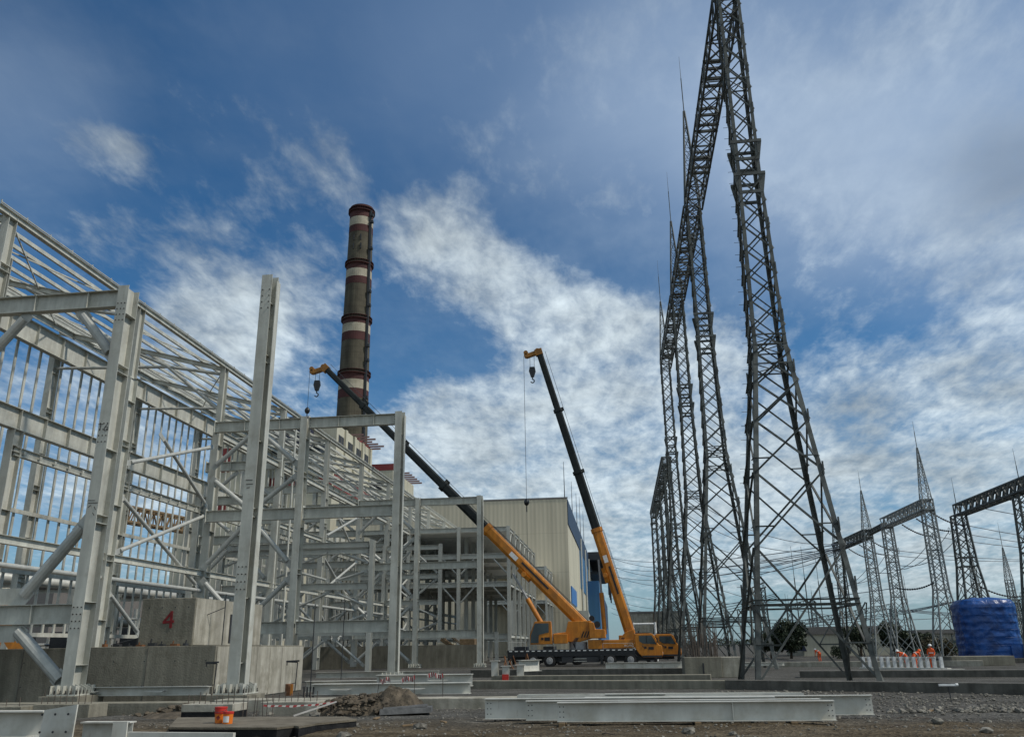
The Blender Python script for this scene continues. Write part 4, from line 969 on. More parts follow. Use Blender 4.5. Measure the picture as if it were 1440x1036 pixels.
# ------------------------------------------------------------------ cream hall and the far buildings
def cream_hall():
    t = thing('cream_hall', 'tall cream sheet-clad hall with dark blue band along its right side', 'industrial hall', (-11.4, 200, G))
    mb = MB(); mb.box(-62, -11.45, 200.15, 400, G, 35.0); mb.build('side_wall', 'clad_side', t)
    mb = MB(); mb.box(-62, -11.4, 200, 200.14, G, 35.1); mb.build('front_wall', 'clad_front', t)
    mb = MB(); mb.box(-62.1, -11.2, 199.9, 200.3, 35.11, 35.5); mb.build('roof_flashing', 'grey_roof', t)
    mb = MB(); mb.box(-11.44, -11.25, 201.2, 400, 29.3, 35.2); mb.build('blue_band', 'clad_blue', t)
    mb = MB(); mb.box(-11.44, -11.3, 258, 320, 18, 29.29); mb.build('blue_panel', 'clad_lightblue', t)
    mb = MB(); mb.box(-11.44, -11.2, 205, 228, 11.3, 15.2); mb.build('blue_door_hood', 'blue', t)
    for k in range(3): mb = MB(); mb.tube((-11.1, 262 + k * 32, 3), (-11.1, 262 + k * 32, 33), .35, n=8); mb.build('downpipe', 'pipe', t)
    mb = MB(); mb.box(-11.4, -3.5, 330, 398, 33, 36); mb.box(-11.4, -6, 335, 390, 28, 29)
    for y in (332, 350, 370, 395): mb.bar((-4, y, 20), (-4, y, 36.5), .6)
    mb.build('roof_platform', 'dark', t)
    mb = MB(); mb.box(-11.4, -7, 300, 398, G, 23); mb.build('lean_to', 'clad_lightblue', t)
    t = thing('far_hall', 'dark blue topped far hall to the right of the cream hall', 'industrial hall', (-11.4, 460, G))
    mb = MB(); mb.box(-60, -11.4, 440, 760, G, 14); mb.build('wall', 'cream', t)
    mb = MB(); mb.box(-60.2, -11.2, 439.8, 760.2, 14.01, 34); mb.build('upper_cladding', 'clad_blue', t)
    mb = MB(); mb.box(-11.19, -11.0, 441, 759, 5, 14); mb.build('side_band', 'clad_lightblue', t)
    for i, (x, y, z0, z1) in enumerate(((-12, 202, 35.2, 44.5), (-12, 236, 35.2, 46), (-12, 262, 35.2, 47), (-12, 285, 35.2, 50), (-12, 312, 35.2, 49))):
        mb = MB(); mb.tube((x, y, z0), (x, y, z1), .12, .05, n=6); solid('roof_rod', mb, 'wire', 'thin lightning rod on the right eaves of the cream hall', 'lightning rod', group='rods on the cream hall')
    t = thing('side_annex', 'low grey annex with glazed lean-to roof along the cream hall side', 'annex', (-10, 212, G))
    mb = MB(); mb.polyx([(204, G), (204, 9.5), (296, 2.5), (296, G)], -11.2, -7.5); mb.build('wall', 'steel_far', t)
    for k in range(10): mb = MB(); mb.box(-7.49, -7.4, 205 + k * 9, 205.4 + k * 9, G, 9.2 - k * .68); mb.build('post', 'steel', t)
    t = thing('brown_building', 'low brown windowless building behind the crane truck cab', 'building', (8, 206, G))
    mb = MB(); mb.box(2, 14, 200, 214, G, 8.5); mb.build('wall', 'concrete_light', t); mb = MB(); mb.box(1.8, 14.2, 199.8, 214.2, 8.51, 8.9); mb.build('roof', 'grey_roof', t)
    mb = MB(); mb.box(7.3, 7.7, 199.85, 199.99, G, 8.4); mb.build('joint', 'rust', t)
    t = thing('pipe_portal', 'white pipe goal-shaped frame behind the crane truck', 'pipe frame', (3, 122, G))
    for x in (1.6, 4.6): mb = MB(); mb.tube((x, 122, G), (x, 122, 4.6), .16, n=10); mb.build('post', 'white', t)
    for z in (4.4, 2.9): mb = MB(); mb.tube((1.6, 122, z), (4.6, 122, z), .13, n=10); mb.build('rail', 'white', t)
    t = thing('long_building', 'long low pale building with a blue painted mural behind the huge tower', 'building', (33.5, 155, G))
    mb = MB(); mb.box(29.5, 45, 150, 165, G, 2.9); mb.build('wall', 'cream', t); mb = MB(); mb.box(29.2, 45.3, 149.7, 165.3, 2.91, 4.1); mb.build('roof', 'grey_roof', t)
    mb = MB(); mb.prof([(0, 0), (3.6, .2), (5.4, .1), (5.6, .9), (3.9, 1.3), (2.0, 1.0), (.6, 1.5)], (30.0, 149.95, .3), (30.0, 149.9, .3)); mb.build('mural', 'navy', t)
    mb = MB(); mb.box(35.7, 36.9, 149.9, 149.98, -.1, 1.8); mb.build('door', 'dark', t)
    t = thing('grey_building', 'low grey building with dark flat roof left of the blue-wrapped tank', 'building', (58, 175, G))
    mb = MB(); mb.box(54, 68, 170, 185, G, 2.9); mb.build('wall', 'concrete_light', t); mb = MB(); mb.box(53.7, 68.3, 169.7, 185.3, 2.91, 3.6); mb.build('roof', 'grey_roof', t)
    for k in range(3): mb = MB(); mb.box(55 + k * 4, 57.5 + k * 4, 169.9, 169.99, .9, 1.7); mb.build('window', 'glass', t)
    t = thing('green_fence', 'dull green metal fence in front of the grey building', 'fence', (50, 150, G))
    for k in range(13): mb = MB(); mb.box(44 + k * 1.2, 44.1 + k * 1.2, 150, 150.1, G, 1.5); mb.build('post', 'green', t)
    mb = MB(); mb.box(44, 59, 150.11, 150.16, -.2, 1.3); mb.build('mesh_panel', 'green', t)
cream_hall()
def far_treeline():
    rnd = random.Random(11); mb = MB()
    for i in range(5200):
        x = rnd.uniform(-140, 420); y = 640 + rnd.uniform(-15, 15); h = 3.4 + 2.2 * noise.noise(V((x * .03, 0, 0))) + 1.2 * noise.noise(V((x * .15, 3, 0)))
        z = rnd.random() ** .7 * h * 1.2
        s = rnd.uniform(.8, 1.8); a = V((rnd.uniform(-1, 1), rnd.uniform(-1, 1), rnd.uniform(-1, 1))) * s; b = V((rnd.uniform(-1, 1), rnd.uniform(-1, 1), rnd.uniform(-1, 1))) * s; c = V((x, y, z))
        mb.add([c, c + a, c + a + b, c + b], [(0, 1, 2, 3)])
    o = mb.build('distant_trees', 'leaf', kind='stuff'); tag(o, 'thin dark line of far-off trees on the horizon', 'tree line')
far_treeline()

# ------------------------------------------------------------------ trees
def tree(label, x, y, h, w, seed, name='leafy_tree', mat='leaf', trunk=True, n=2600, ls=.16):
    rnd = random.Random(seed); t = thing(name, label, 'tree' if trunk else 'shrub', (x, y, G), 'trees in the switchyard' if trunk else None)
    if trunk:
        mb = MB(); mb.tube((x, y, G), (x + .1, y, G + h * .3), .2, .14, 8)
        for k in range(7):
            a = k * .9 + rnd.random(); e = V((x + math.cos(a) * w * .3, y + math.sin(a) * w * .3, G + h * rnd.uniform(.5, .8))); mb.tube((x + .1, y, G + h * .28), e, .09, .03, 6)
        mb.build('trunk', 'bark', t)
    cl = []
    for k in range(14):
        a = rnd.uniform(0, 6.28); r = rnd.random() ** .6 * w * .36; zz = G + h * (rnd.uniform(.36, .86) if trunk else rnd.uniform(.15, .75))
        cl.append((V((x + math.cos(a) * r, y + math.sin(a) * r, zz)), rnd.uniform(.14, .24) * w))
    mb = MB()
    for i in range(n):
        c, r = rnd.choice(cl); d = V((rnd.gauss(0, 1), rnd.gauss(0, 1), rnd.gauss(0, .8))).normalized() * r * (rnd.random() ** .35)
        p = c + d; s = ls * rnd.uniform(.6, 1.4)
        a = V((rnd.uniform(-1, 1), rnd.uniform(-1, 1), rnd.uniform(-1, 1))).normalized() * s; b = a.cross(V((rnd.uniform(-1, 1), rnd.uniform(-1, 1), rnd.uniform(-1, 1)))).normalized() * s * .6
        mb.add([p - a, p + b, p + a, p - b], [(0, 1, 2, 3)])
    mb.build('crown', mat, t)
tree('large dark round-crowned tree behind the legs of the huge tower', 23.4, 128, 4.9, 6.2, 1, n=3800, ls=.22)
tree('small dark tree left of the big round one, behind the huge tower', 21.5, 133, 3.6, 4.4, 2)
tree('dark tree just right of the long pale building', 33.6, 131, 4.4, 4.6, 3)
tree('dark round tree standing alone right of the huge tower', 37.2, 128, 4.6, 4.8, 4, n=3200, ls=.2)
tree('smaller dark tree touching the right side of the lone round tree', 40.3, 130, 3.6, 3.2, 5)
tree('low reddish-olive shrub behind the workers', 42.5, 126, 2.6, 5.0, 6, 'garden_shrub', 'leaf2', False)
tree('dark tree behind the pale gantry tower base', 52, 160, 3.4, 5.0, 7)
for k, (x, y, w) in enumerate(((46, 122, 3.6), (49, 122, 3.2), (28, 120, 2.4))):
    tree(('clipped green shrub in front of the green fence, left', 'clipped green shrub in front of the green fence, right', 'low bush below the big round tree')[k], x, y, 1.7, w, 20 + k, 'low_shrub', 'leaf', False, 1200, .12)

# ------------------------------------------------------------------ tarpaulin wrapped tank
def tarp_tank():
    cx, cy = 36.0, 92.5; t = thing('wrapped_tank', 'big drum-like tank wrapped in bright blue tarpaulin over scaffold hoops', 'wrapped tank', (cx, cy, G))
    vs = []; fs = []; nu, nv = 96, 64; w, dpt, z0, z1 = 2.72, 2.4, -.1, 5.35
    for j in range(nv + 1):
        v = j / nv; z = z0 + (z1 - z0) * v
        for i in range(nu):
            a = 2 * math.pi * i / nu; c, s = math.cos(a), math.sin(a); e = .62
            X = math.copysign(abs(c) ** e, c) * w; Y = math.copysign(abs(s) ** e, s) * dpt
            k = 1 - .010 * abs(math.sin(math.pi * v * 8.0)) ** .5 + .03 * noise.noise(V((X * 1.3, Y * 1.3, z * 2.2))) + .004 * noise.noise(V((X * 4, Y * 4, z * 3)))
            k -= .012 * abs(math.sin(a * 12))
            if v > .93: k *= 1 - .10 * (v - .93) / .07
            vs.append((cx + X * k, cy + Y * k, z + (.12 * noise.noise(V((X, Y, 5))) if v > .9 else 0)))
        if j:
            for i in range(nu):
                b = (j - 1) * nu; fs.append((b + i, b + (i + 1) % nu, b + nu + (i + 1) % nu, b + nu + i))
    b = nv * nu; o = len(vs)
    for ring in range(1, 6):
        q = 1 - ring / 6
        for i in range(nu):
            x, y, z = vs[b + i]; vs.append((cx + (x - cx) * q, cy + (y - cy) * q, z + .28 * math.sin(math.pi / 2 * (1 - q)) + .10 * noise.noise(V((x * q, y * q, 2)))))
    for ring in range(5):
        a0 = b if ring == 0 else o + (ring - 1) * nu; a1 = o + ring * nu
        for i in range(nu): fs.append((a0 + i, a0 + (i + 1) % nu, a1 + (i + 1) % nu, a1 + i))
    fs.append(tuple(o + 4 * nu + i for i in range(nu)))
    mb = MB(); mb.add(vs, fs); mb.build('tarpaulin', 'tarp', t, smooth=True)
    mb = MB(); mb.polyx([(89.9, -.35), (90.0, 1.2), (90.2, .9), (90.4, -.35)], 37.0, 38.3); mb.build('loose_corner', 'tarp', t)
    for k in range(7):
        z = z0 + .5 + k * .72
        mb = MB(); mb.path([(cx + math.copysign(abs(math.cos(a)) ** .62, math.cos(a)) * (w + .01), cy + math.copysign(abs(math.sin(a)) ** .62, math.sin(a)) * (dpt + .01) * .985, z) for a in [i * math.pi / 16 for i in range(33)]], .012, 4)
        mb.build('scaffold_hoop', 'tarp', t)
    mb = MB(); mb.box(27.9, 33.0, 80, 82.5, G, .32); solid('concrete_block', mb, 'concrete', 'long low concrete block on the ground in front of the blue-wrapped tank', 'concrete block', bevel=.03)
    mb = MB(); mb.box(31, 41, 89.2, 96, G, -.05); solid('tank_plinth', mb, 'concrete_dark', 'wide dark concrete base under the blue-wrapped tank', 'plinth', bevel=.03)
tarp_tank()

# ------------------------------------------------------------------ cranes
def lettering(txt, loc, size, mat, parent):
    c = bpy.data.curves.new('lettering', 'FONT'); c.body = txt; c.size = size; c.extrude = .002
    tmp = bpy.data.objects.new('lettering', c); COL.objects.link(tmp); dg = bpy.context.evaluated_depsgraph_get()
    me = bpy.data.meshes.new_from_object(tmp.evaluated_get(dg)); bpy.data.objects.remove(tmp)
    me.transform(Matrix.Rotation(math.radians(90), 4, 'X')); me.materials.clear(); me.materials.append(M[mat]); me.name = 'lettering'
    o = bpy.data.objects.new('lettering', me); COL.objects.link(o); o.parent = parent; o.location = V(loc) - world_loc(parent); return o
def crane(x0, y0, label, pivot, tip, cyl, collars, orange_to, group, hook_drop, ball=None, compact=False):
    z0 = -.5
    t = thing('mobile_crane', label, 'mobile crane', (x0, y0, z0), group)
    def P(x, y, z): return V((x0 + x, y0 + y, z0 + z))
    def B(mb, xa, xb, ya, yb, za, zb): return mb.box(x0 + xa, x0 + xb, y0 + ya, y0 + yb, z0 + za, z0 + zb)
    ch = B(MB(), -8.3, 5.5, -1.35, 1.35, 1.05, 1.78).build('carrier_deck', 'black', t, bevel=.04)
    mb = MB(); k = -8.1
    while k < 5.2: B(mb, k, k + .33, -1.375, -1.352, 1.62, 1.72); k += .62
    mb.build('reflective_strip', 'white', ch)
    B(MB(), -7.9, 7.6, -.6, .6, .55, 1.04).build('chassis_frame', 'black', t)
    for xa, xb in ((-2.4, -1.2), (-.9, 1.7)):
        mb = MB(); B(mb, xa, xb, -1.33, -.9, .45, 1.04); mb.build('tool_box', 'dark', t, bevel=.03)
    mb = MB()
    for z in (.55, .8): B(mb, -1.1, .3, -1.42, -1.36, z, z + .06)
    mb.build('step', 'pipe', t)
    for xx in (-8.0, 1.9):
        mb = MB(); B(mb, xx - .25, xx + .25, -1.5, 1.5, .7, 1.04); B(mb, xx - .13, xx + .13, -1.72, -1.51, .25, 1.15); B(mb, xx - .13, xx + .13, 1.51, 1.72, .25, 1.15); mb.build('outrigger', 'black', t, bevel=.02)
    for wx in (-5.5, -3.7, 2.85, 5.0):
        for s in (-1, 1):
            w = MB(); yc = s * 1.15
            w.tube(P(wx, yc - .19, .66), P(wx, yc + .19, .66), .66, n=28); w.tube(P(wx, yc - .16, .66), P(wx, yc - .215, .66), .60, .50, n=28); w.tube(P(wx, yc + .16, .66), P(wx, yc + .215, .66), .60, .50, n=28)
            wh = w.build('wheel', 'tyre', t)
            r = MB(); r.tube(P(wx, yc + s * .216, .66), P(wx, yc + s * .235, .66), .36, .30, 20); r.tube(P(wx, yc + s * .235, .66), P(wx, yc + s * .29, .66), .14, .12, 12)
            r.build('rim', 'rim', wh)
        mb = MB(); 
        for s in (-1, 1):
            pts = [P(wx + .78 * math.cos(a), s * 1.15, .72 + .74 * math.sin(a)) for a in [math.radians(20 + 14 * i) for i in range(11)]]
            for a, b in zip(pts, pts[1:]): mb.bar(a, b, .42, .03, (0, 1, 0)) if False else mb.bar(a, b, .03, .42, (0, 1, 0))
        mb.build('mudguard', 'black', t)
    # driver's cab at the front
    c = MB(); c.poly([(x0 + 5.55, z0 + 1.85), (x0 + 5.55, z0 + 3.3), (x0 + 7.35, z0 + 3.32), (x0 + 7.62, z0 + 3.15), (x0 + 8.05, z0 + 2.15), (x0 + 8.38, z0 + 2.05), (x0 + 8.45, z0 + 1.1), (x0 + 8.3, z0 + .85), (x0 + 6.35, z0 + .85), (x0 + 5.9, z0 + 1.3)], y0 - 1.3, y0 + 1.1)
    cab = c.build('driver_cab', 'orange', t, bevel=.06)
    g = MB(); g.poly([(x0 + 6.0, z0 + 3.1), (x0 + 7.35, z0 + 3.1), (x0 + 7.85, z0 + 2.2), (x0 + 6.35, z0 + 2.3), (x0 + 6.0, z0 + 2.55)], y0 - 1.33, y0 - 1.302); wn = g.build('side_window', 'glass', cab)
    mb = MB(); B(mb, 6.75, 6.83, -1.345, -1.331, 2.3, 3.1); mb.build('window_frame', 'black', cab)
    g = MB(); g.add([P(7.66, -1.2, 3.12), P(7.66, 1.0, 3.12), P(8.09, 1.0, 2.2), P(8.09, -1.2, 2.2)], [(0, 1, 2, 3)]); g.build('windscreen', 'glass', cab)
    for ya in (-1.2, .7): mb = MB(); B(mb, 8.42, 8.47, ya, ya + .3, 1.2, 1.4); mb.build('headlight', 'white', cab)
    mb = MB(); B(mb, 6.5, 6.75, -1.32, -1.302, 1.75, 1.98); mb.tube(P(6.45, -1.31, 1.95), P(6.3, -1.31, 2.1), .04); B(mb, 6.95, 7.5, -1.32, -1.302, 1.66, 1.94); mb.build('badge', 'black', cab)
    mb = MB(); mb.tube(P(7.7, -1.3, 2.9), P(7.9, -1.55, 2.85), .02); B(mb, 7.84, 7.96, -1.68, -1.5, 2.35, 2.85); mb.build('mirror', 'black', cab)
    lettering('XCMG', P(4.35, -.957, 1.98), .36, 'white', t)
    # boxes along the carrier
    B(MB(), .5, 2.0, -1.1, 1.1, 1.8, 2.75).build('equipment_box', 'orange', t, bevel=.04)
    B(MB(), 2.03, 5.45, -.95, 1.1, 1.85, 2.72).build('boom_rest_box', 'orange', t, bevel=.04)
    B(MB(), -7.6, -6.2, -1.1, 1.1, 1.79, 2.15).build('rear_box', 'dark', t, bevel=.03)
    # superstructure
    mb = MB(); mb.tube(P(-.6, 0, 1.79), P(-.6, 0, 2.55), 1.0, 1.0, 28); mb.build('slewing_ring', 'rim', t)
    px_ = pivot[0] - x0
    if compact:
        mb = MB(); mb.poly([(x0 + px_ - 1.1, z0 + 1.9), (x0 + px_ - 1.2, z0 + 2.9), (x0 + px_ - .5, z0 + 3.6), (x0 + px_ + .5, z0 + 3.9), (x0 + px_ + .7, z0 + 2.9), (x0 + px_ + .7, z0 + 1.9)], y0 - .8, y0 + 2.4)
        mb.build('superstructure', 'orange', t, bevel=.05)
        mb = MB(); mb.box(x0 + px_ - 1.3, x0 + px_ + 1.3, y0 + 2.45, y0 + 4.0, z0 + 2.2, z0 + 3.3)
    else:
        mb = MB(); mb.poly([(x0 - 3.3, z0 + 2.45), (x0 - 3.3, z0 + 3.45), (x0 - 1.9, z0 + 3.6), (x0 - 1.6, z0 + 4.7), (x0 + .9, z0 + 4.75), (x0 + 1.15, z0 + 3.85), (x0 + 1.1, z0 + 2.95), (x0 - .4, z0 + 2.56), (x0 - 1.6, z0 + 2.56)], y0 - .85, y0 + .95)
        mb.build('superstructure', 'orange', t, bevel=.05)
        mb = MB(); mb.poly([(x0 + .7, z0 + 2.9), (x0 + .7, z0 + 4.6), (x0 + 1.2, z0 + 4.55), (x0 + 1.35, z0 + 3.85), (x0 + 2.4, z0 + 3.8), (x0 + 2.45, z0 + 2.9)], y0 - 1.35, y0 + 1.35)
    cw = mb.build('counterweight', 'orange', t, bevel=.06)
    for k in range(0 if compact else 3):
        mb = MB(); mb.poly([(x0 - .25 + k * .28, z0 + 3.0), (x0 - .12 + k * .28, z0 + 3.0), (x0 + .16 + k * .28, z0 + 3.65), (x0 + .03 + k * .28, z0 + 3.65)], y0 - .872, y0 - .852); mb.build('hazard_stripe', 'black', cw)
    if not compact: mb = MB(); mb.tube(P(1.0, -.5, 5.0), P(1.0, .6, 5.0), .3, n=16); mb.tube(P(1.55, -.5, 4.35), P(1.55, .6, 4.35), .35, n=16); mb.build('winch', 'black', t)
    mb = MB()
    for k in range(4): mb.path([P(px_ - .9 + .1 * k, -.9, 3.0), P(px_ - 1.3 + .1 * k, -.98, 2.5 - .05 * k), P(px_ - 1.0, -.95, 1.85)], .03, 5)
    mb.build('hydraulic_hoses', 'dark', t)
    mb = MB(); mb.path([P(-8.1, -1.3, 1.79), P(-8.1, -1.3, 2.6), P(-6.3, -1.3, 2.6), P(-6.3, -1.3, 1.79)], .025, 5); mb.build('handrail', 'pipe', t)
    mb = MB(); mb.path([P(2.1, -1.3, 1.79), P(2.1, -1.3, 2.35), P(5.3, -1.3, 2.35), P(5.3, -1.3, 1.79)], .02, 5); mb.build('handrail', 'pipe', t)
    mb = MB(); mb.box(x0 + 5.7, x0 + 7.2, y0 - 1.0, y0 + .9, z0 + 3.34, z0 + 3.42); mb.tube(P(6.0, -.8, 3.42), P(6.0, -.8, 3.6), .08, n=10); mb.build('roof_gear', 'dark', cab)
    mb = MB(); mb.poly([(x0 + 6.35, z0 + .88), (x0 + 8.28, z0 + .88), (x0 + 8.4, z0 + 1.08), (x0 + 6.2, z0 + 1.08)], y0 - 1.335, y0 - 1.305); mb.build('bumper_strip', 'dark', cab)
    # operator cab
    if not compact:
        c = MB(); c.poly([(x0 - 5.75, z0 + 2.35), (x0 - 5.8, z0 + 3.3), (x0 - 5.25, z0 + 4.75), (x0 - 3.45, z0 + 4.75), (x0 - 3.35, z0 + 2.35)], y0 - 1.4, y0 - .5)
        oc = c.build('operator_cab', 'orange', t, bevel=.05)
        g = MB(); g.poly([(x0 - 5.72, z0 + 2.5), (x0 - 5.68, z0 + 3.3), (x0 - 5.2, z0 + 4.55), (x0 - 3.7, z0 + 4.55), (x0 - 3.7, z0 + 3.6), (x0 - 4.8, z0 + 3.35), (x0 - 4.85, z0 + 2.5)], y0 - 1.43, y0 - 1.402); g.build('side_window', 'glass', oc)
        g = MB(); g.add([P(-5.83, -1.3, 3.3), P(-5.83, -.6, 3.3), P(-5.31, -.6, 4.6), P(-5.31, -1.3, 4.6)], [(0, 1, 2, 3)]); g.build('windscreen', 'glass', oc)
        mb = MB(); B(mb, -4.55, -4.3, -1.42, -1.402, 2.8, 3.05); B(mb, -4.2, -3.6, -1.42, -1.402, 2.72, 3.08); mb.build('badge', 'black', oc)
    if not compact: B(MB(), -3.2, -1.7, -1.4, -.86, 2.4, 3.4).build('engine_cover', 'orange', t, bevel=.05)
    # boom
    p, q = V(pivot), V(tip); d = q - p; u = d.normalized(); n_ = V((0, 1, 0)) - u * u.y; n_.normalize(); up = n_.cross(u); 
    if up.z < 0: up = -up
    def octo(w, h): return [(-w / 2, -h * .25), (-w * .3, -h / 2), (w * .3, -h / 2), (w / 2, -h * .25), (w / 2, h * .3), (w * .38, h / 2), (-w * .38, h / 2), (-w / 2, h * .3)]
    def sect(a, b, w, h, mat, name, par=t):
        mb = MB(); A, Bq = p + d * a, p + d * b; mb.prof(octo(w, h), A, Bq, up); return mb.build(name, mat, par, bevel=.02)
    base = sect(-.01, orange_to, .95, 1.25, 'orange', 'boom_base')
    mb = MB(); mb.prof(octo(1.1, 1.42), p + d * (orange_to - .012), p + d * (orange_to + .001), up); mb.build('boom_collar', 'orange', base, bevel=.02)
    mb = MB(); mb.bar(p + d * (orange_to * .35) - n_ * .481 + up * .1, p + d * (orange_to * .62) - n_ * .481 + up * .1, .01, .22, up); mb.build('lettering_panel', 'black', base)
    mb = MB(); mb.bar(p + d * (orange_to * .66) - n_ * .482 - up * .05, p + d * (orange_to * .73) - n_ * .482 - up * .05, .01, .5, up); mb.build('sign_plate', 'white', base)
    # hose rail and walk bars on the boom back
    mb = MB(); 
    for a, b in zip([.06 + .045 * i for i in range(int((orange_to - .06) / .045))], [.06 + .045 * (i + 1) for i in range(int((orange_to - .06) / .045))]):
        A = p + d * a + up * .62; Bq = p + d * b + up * .62; mb.bar(A, A + up * .2, .04); mb.bar(A + up * .2, Bq + up * .2, .05)
    mb.build('hose_rail', 'dark', base)
    mb = MB(); A = p + d * (orange_to * .55); mb.prof([(-.35, -.95), (.35, -.95), (.55, -.5), (-.55, -.5)], A - u * .9, A + u * .9, up); mb.tube(A - n_ * .62 - up * .7, A + n_ * .62 - up * .7, .3, n=14); mb.build('cylinder_lug', 'orange', base, bevel=.03)
    prev = orange_to; w, h = .86, 1.1
    for i, cpos in enumerate(list(collars) + [1.0]):
        s = sect(prev + .0012, cpos, w, h, 'boomblack', 'boom_section')
        if cpos < 1:
            mb = MB(); mb.prof(octo(w + .16, h + .22), p + d * (cpos - .006), p + d * (cpos + .004), up); mb.prof([(-.15, .1), (.15, .1), (.15, .35), (-.15, .35)], p + d * (cpos - .006) + up * h * .45, p + d * (cpos + .006) + up * h * .45, up); mb.build('boom_collar', 'boomblack', s)
        prev = cpos; w *= .88; h *= .87
    # head with sheaves, hook block on falls
    hd = thing_child('boom_head', t)
    side = -1 if q.x < p.x else 1
    hx = V((side * 1.0, 0, 0))
    mb = MB(); mb.prof([(-.35, -.55), (.35, -.55), (.35, .45), (-.35, .45)], q - u * .5, q + u * .35, up); mb.prof([(-.3, -.3), (.3, -.3), (.3, .25), (-.3, .25)], q + up * -.1, q + hx * 1.7 + V((0, 0, -.55)), (0, 0, 1))
    for o_ in (hx * 1.7 + V((0, 0, -.5)), hx * .2 + V((0, 0, .1)), hx * 1.75 + V((0, 0, -.1))): mb.tube(q + o_ - V((0, .33, 0)), q + o_ + V((0, .33, 0)), .33 if o_.length < 1 else .30, n=16)
    mb.build('head_frame', 'headmat', hd, bevel=.03)
    hb = q + hx * .95 + V((0, 0, -hook_drop))
    mb = MB(); mb.poly([(hb.x - .34, hb.z + .9), (hb.x + .34, hb.z + .9), (hb.x + .45, hb.z + .3), (hb.x + .2, hb.z - .5), (hb.x - .2, hb.z - .5), (hb.x - .45, hb.z + .3)], hb.y - .2, hb.y + .2); blk = mb.build('hook_block', 'black', t, bevel=.04)
    mb = MB(); pts = [(hb.x, hb.y, hb.z - .5), (hb.x, hb.y, hb.z - .8)] + [(hb.x + .24 * math.sin(a), hb.y, hb.z - 1.04 + .24 * math.cos(a)) for a in [i * .55 for i in range(9)]]
    mb.path(pts, .075, 6); mb.build('hook', 'dark', blk)
    for s in (-.28, .28):
        mb = MB(); mb.tube((hb.x + s, hb.y, hb.z + .85), (q.x + hx.x * .95 + s, hb.y, q.z - .5), .03, n=5); mb.build('hoist_rope', 'wire', t)
    if ball:
        bx = q.x + hx.x * 2.05; mb = MB(); mb.tube((bx, q.y, ball), (bx, q.y, q.z - .5), .028, n=5); mb.build('hoist_rope', 'wire', t)
        mb = MB(); mb.lathe([(.05, -.45), (.25, -.3), (.36, 0), (.28, .25), (.08, .45)], (bx, q.y, ball), 16); hk = mb.build('headache_ball', 'black', t, smooth=True)
        mb = MB(); mb.tube((bx, q.y, ball - 1.2), (bx, q.y, ball - .4), .07, n=6); mb.build('hook', 'dark', hk)
        if ball < 25:
            mb = MB(); mb.tube((bx, q.y, ball - 12), (bx, q.y, ball - 1.2), .02, n=4); mb.build('tag_line', 'wire', t)
    mb = MB(); mb.tube(p + V((.6, 0, .4)), q + up * .8 - u * .2, .028, n=5); mb.build('hoist_rope', 'wire', t)
    # luffing cylinder
    a, b = V(cyl[0]), V(cyl[1]); m_ = a.lerp(b, cyl[2])
    mb = MB(); mb.tube(a, m_, .27, n=14); mb.build('luffing_cylinder', 'orange', t, smooth=False)
    mb = MB(); mb.tube(m_, b, .13, n=12); mb.build('piston_rod', 'rim', t)
    return t
def thing_child(name, parent):
    o = bpy.data.objects.new(name, None); o.empty_display_size = .2; COL.objects.link(o); o.parent = parent; return o
crane(-4.2, 97, 'orange truck crane in full view, black boom leaning far left over the frames', (-4.1, 97.0, 3.75), (-36.7, 100.2, 36.6), ((-8.7, 97, 3.9), (-12.0, 97.4, 9.6), .5),
      (.50, .66, .83), .34, 'truck cranes', 2.6, 30.9)
crane(-1.7, 105, 'orange truck crane mostly hidden behind the other, with steep black boom', (.9, 105.0, 3.2), (-9.0, 105.0, 38.9), ((-2.0, 105, 2.9), (-2.35, 105, 11.6), .55), (.54, .77), .34, 'truck cranes', 3.0, 18.9, compact=True)

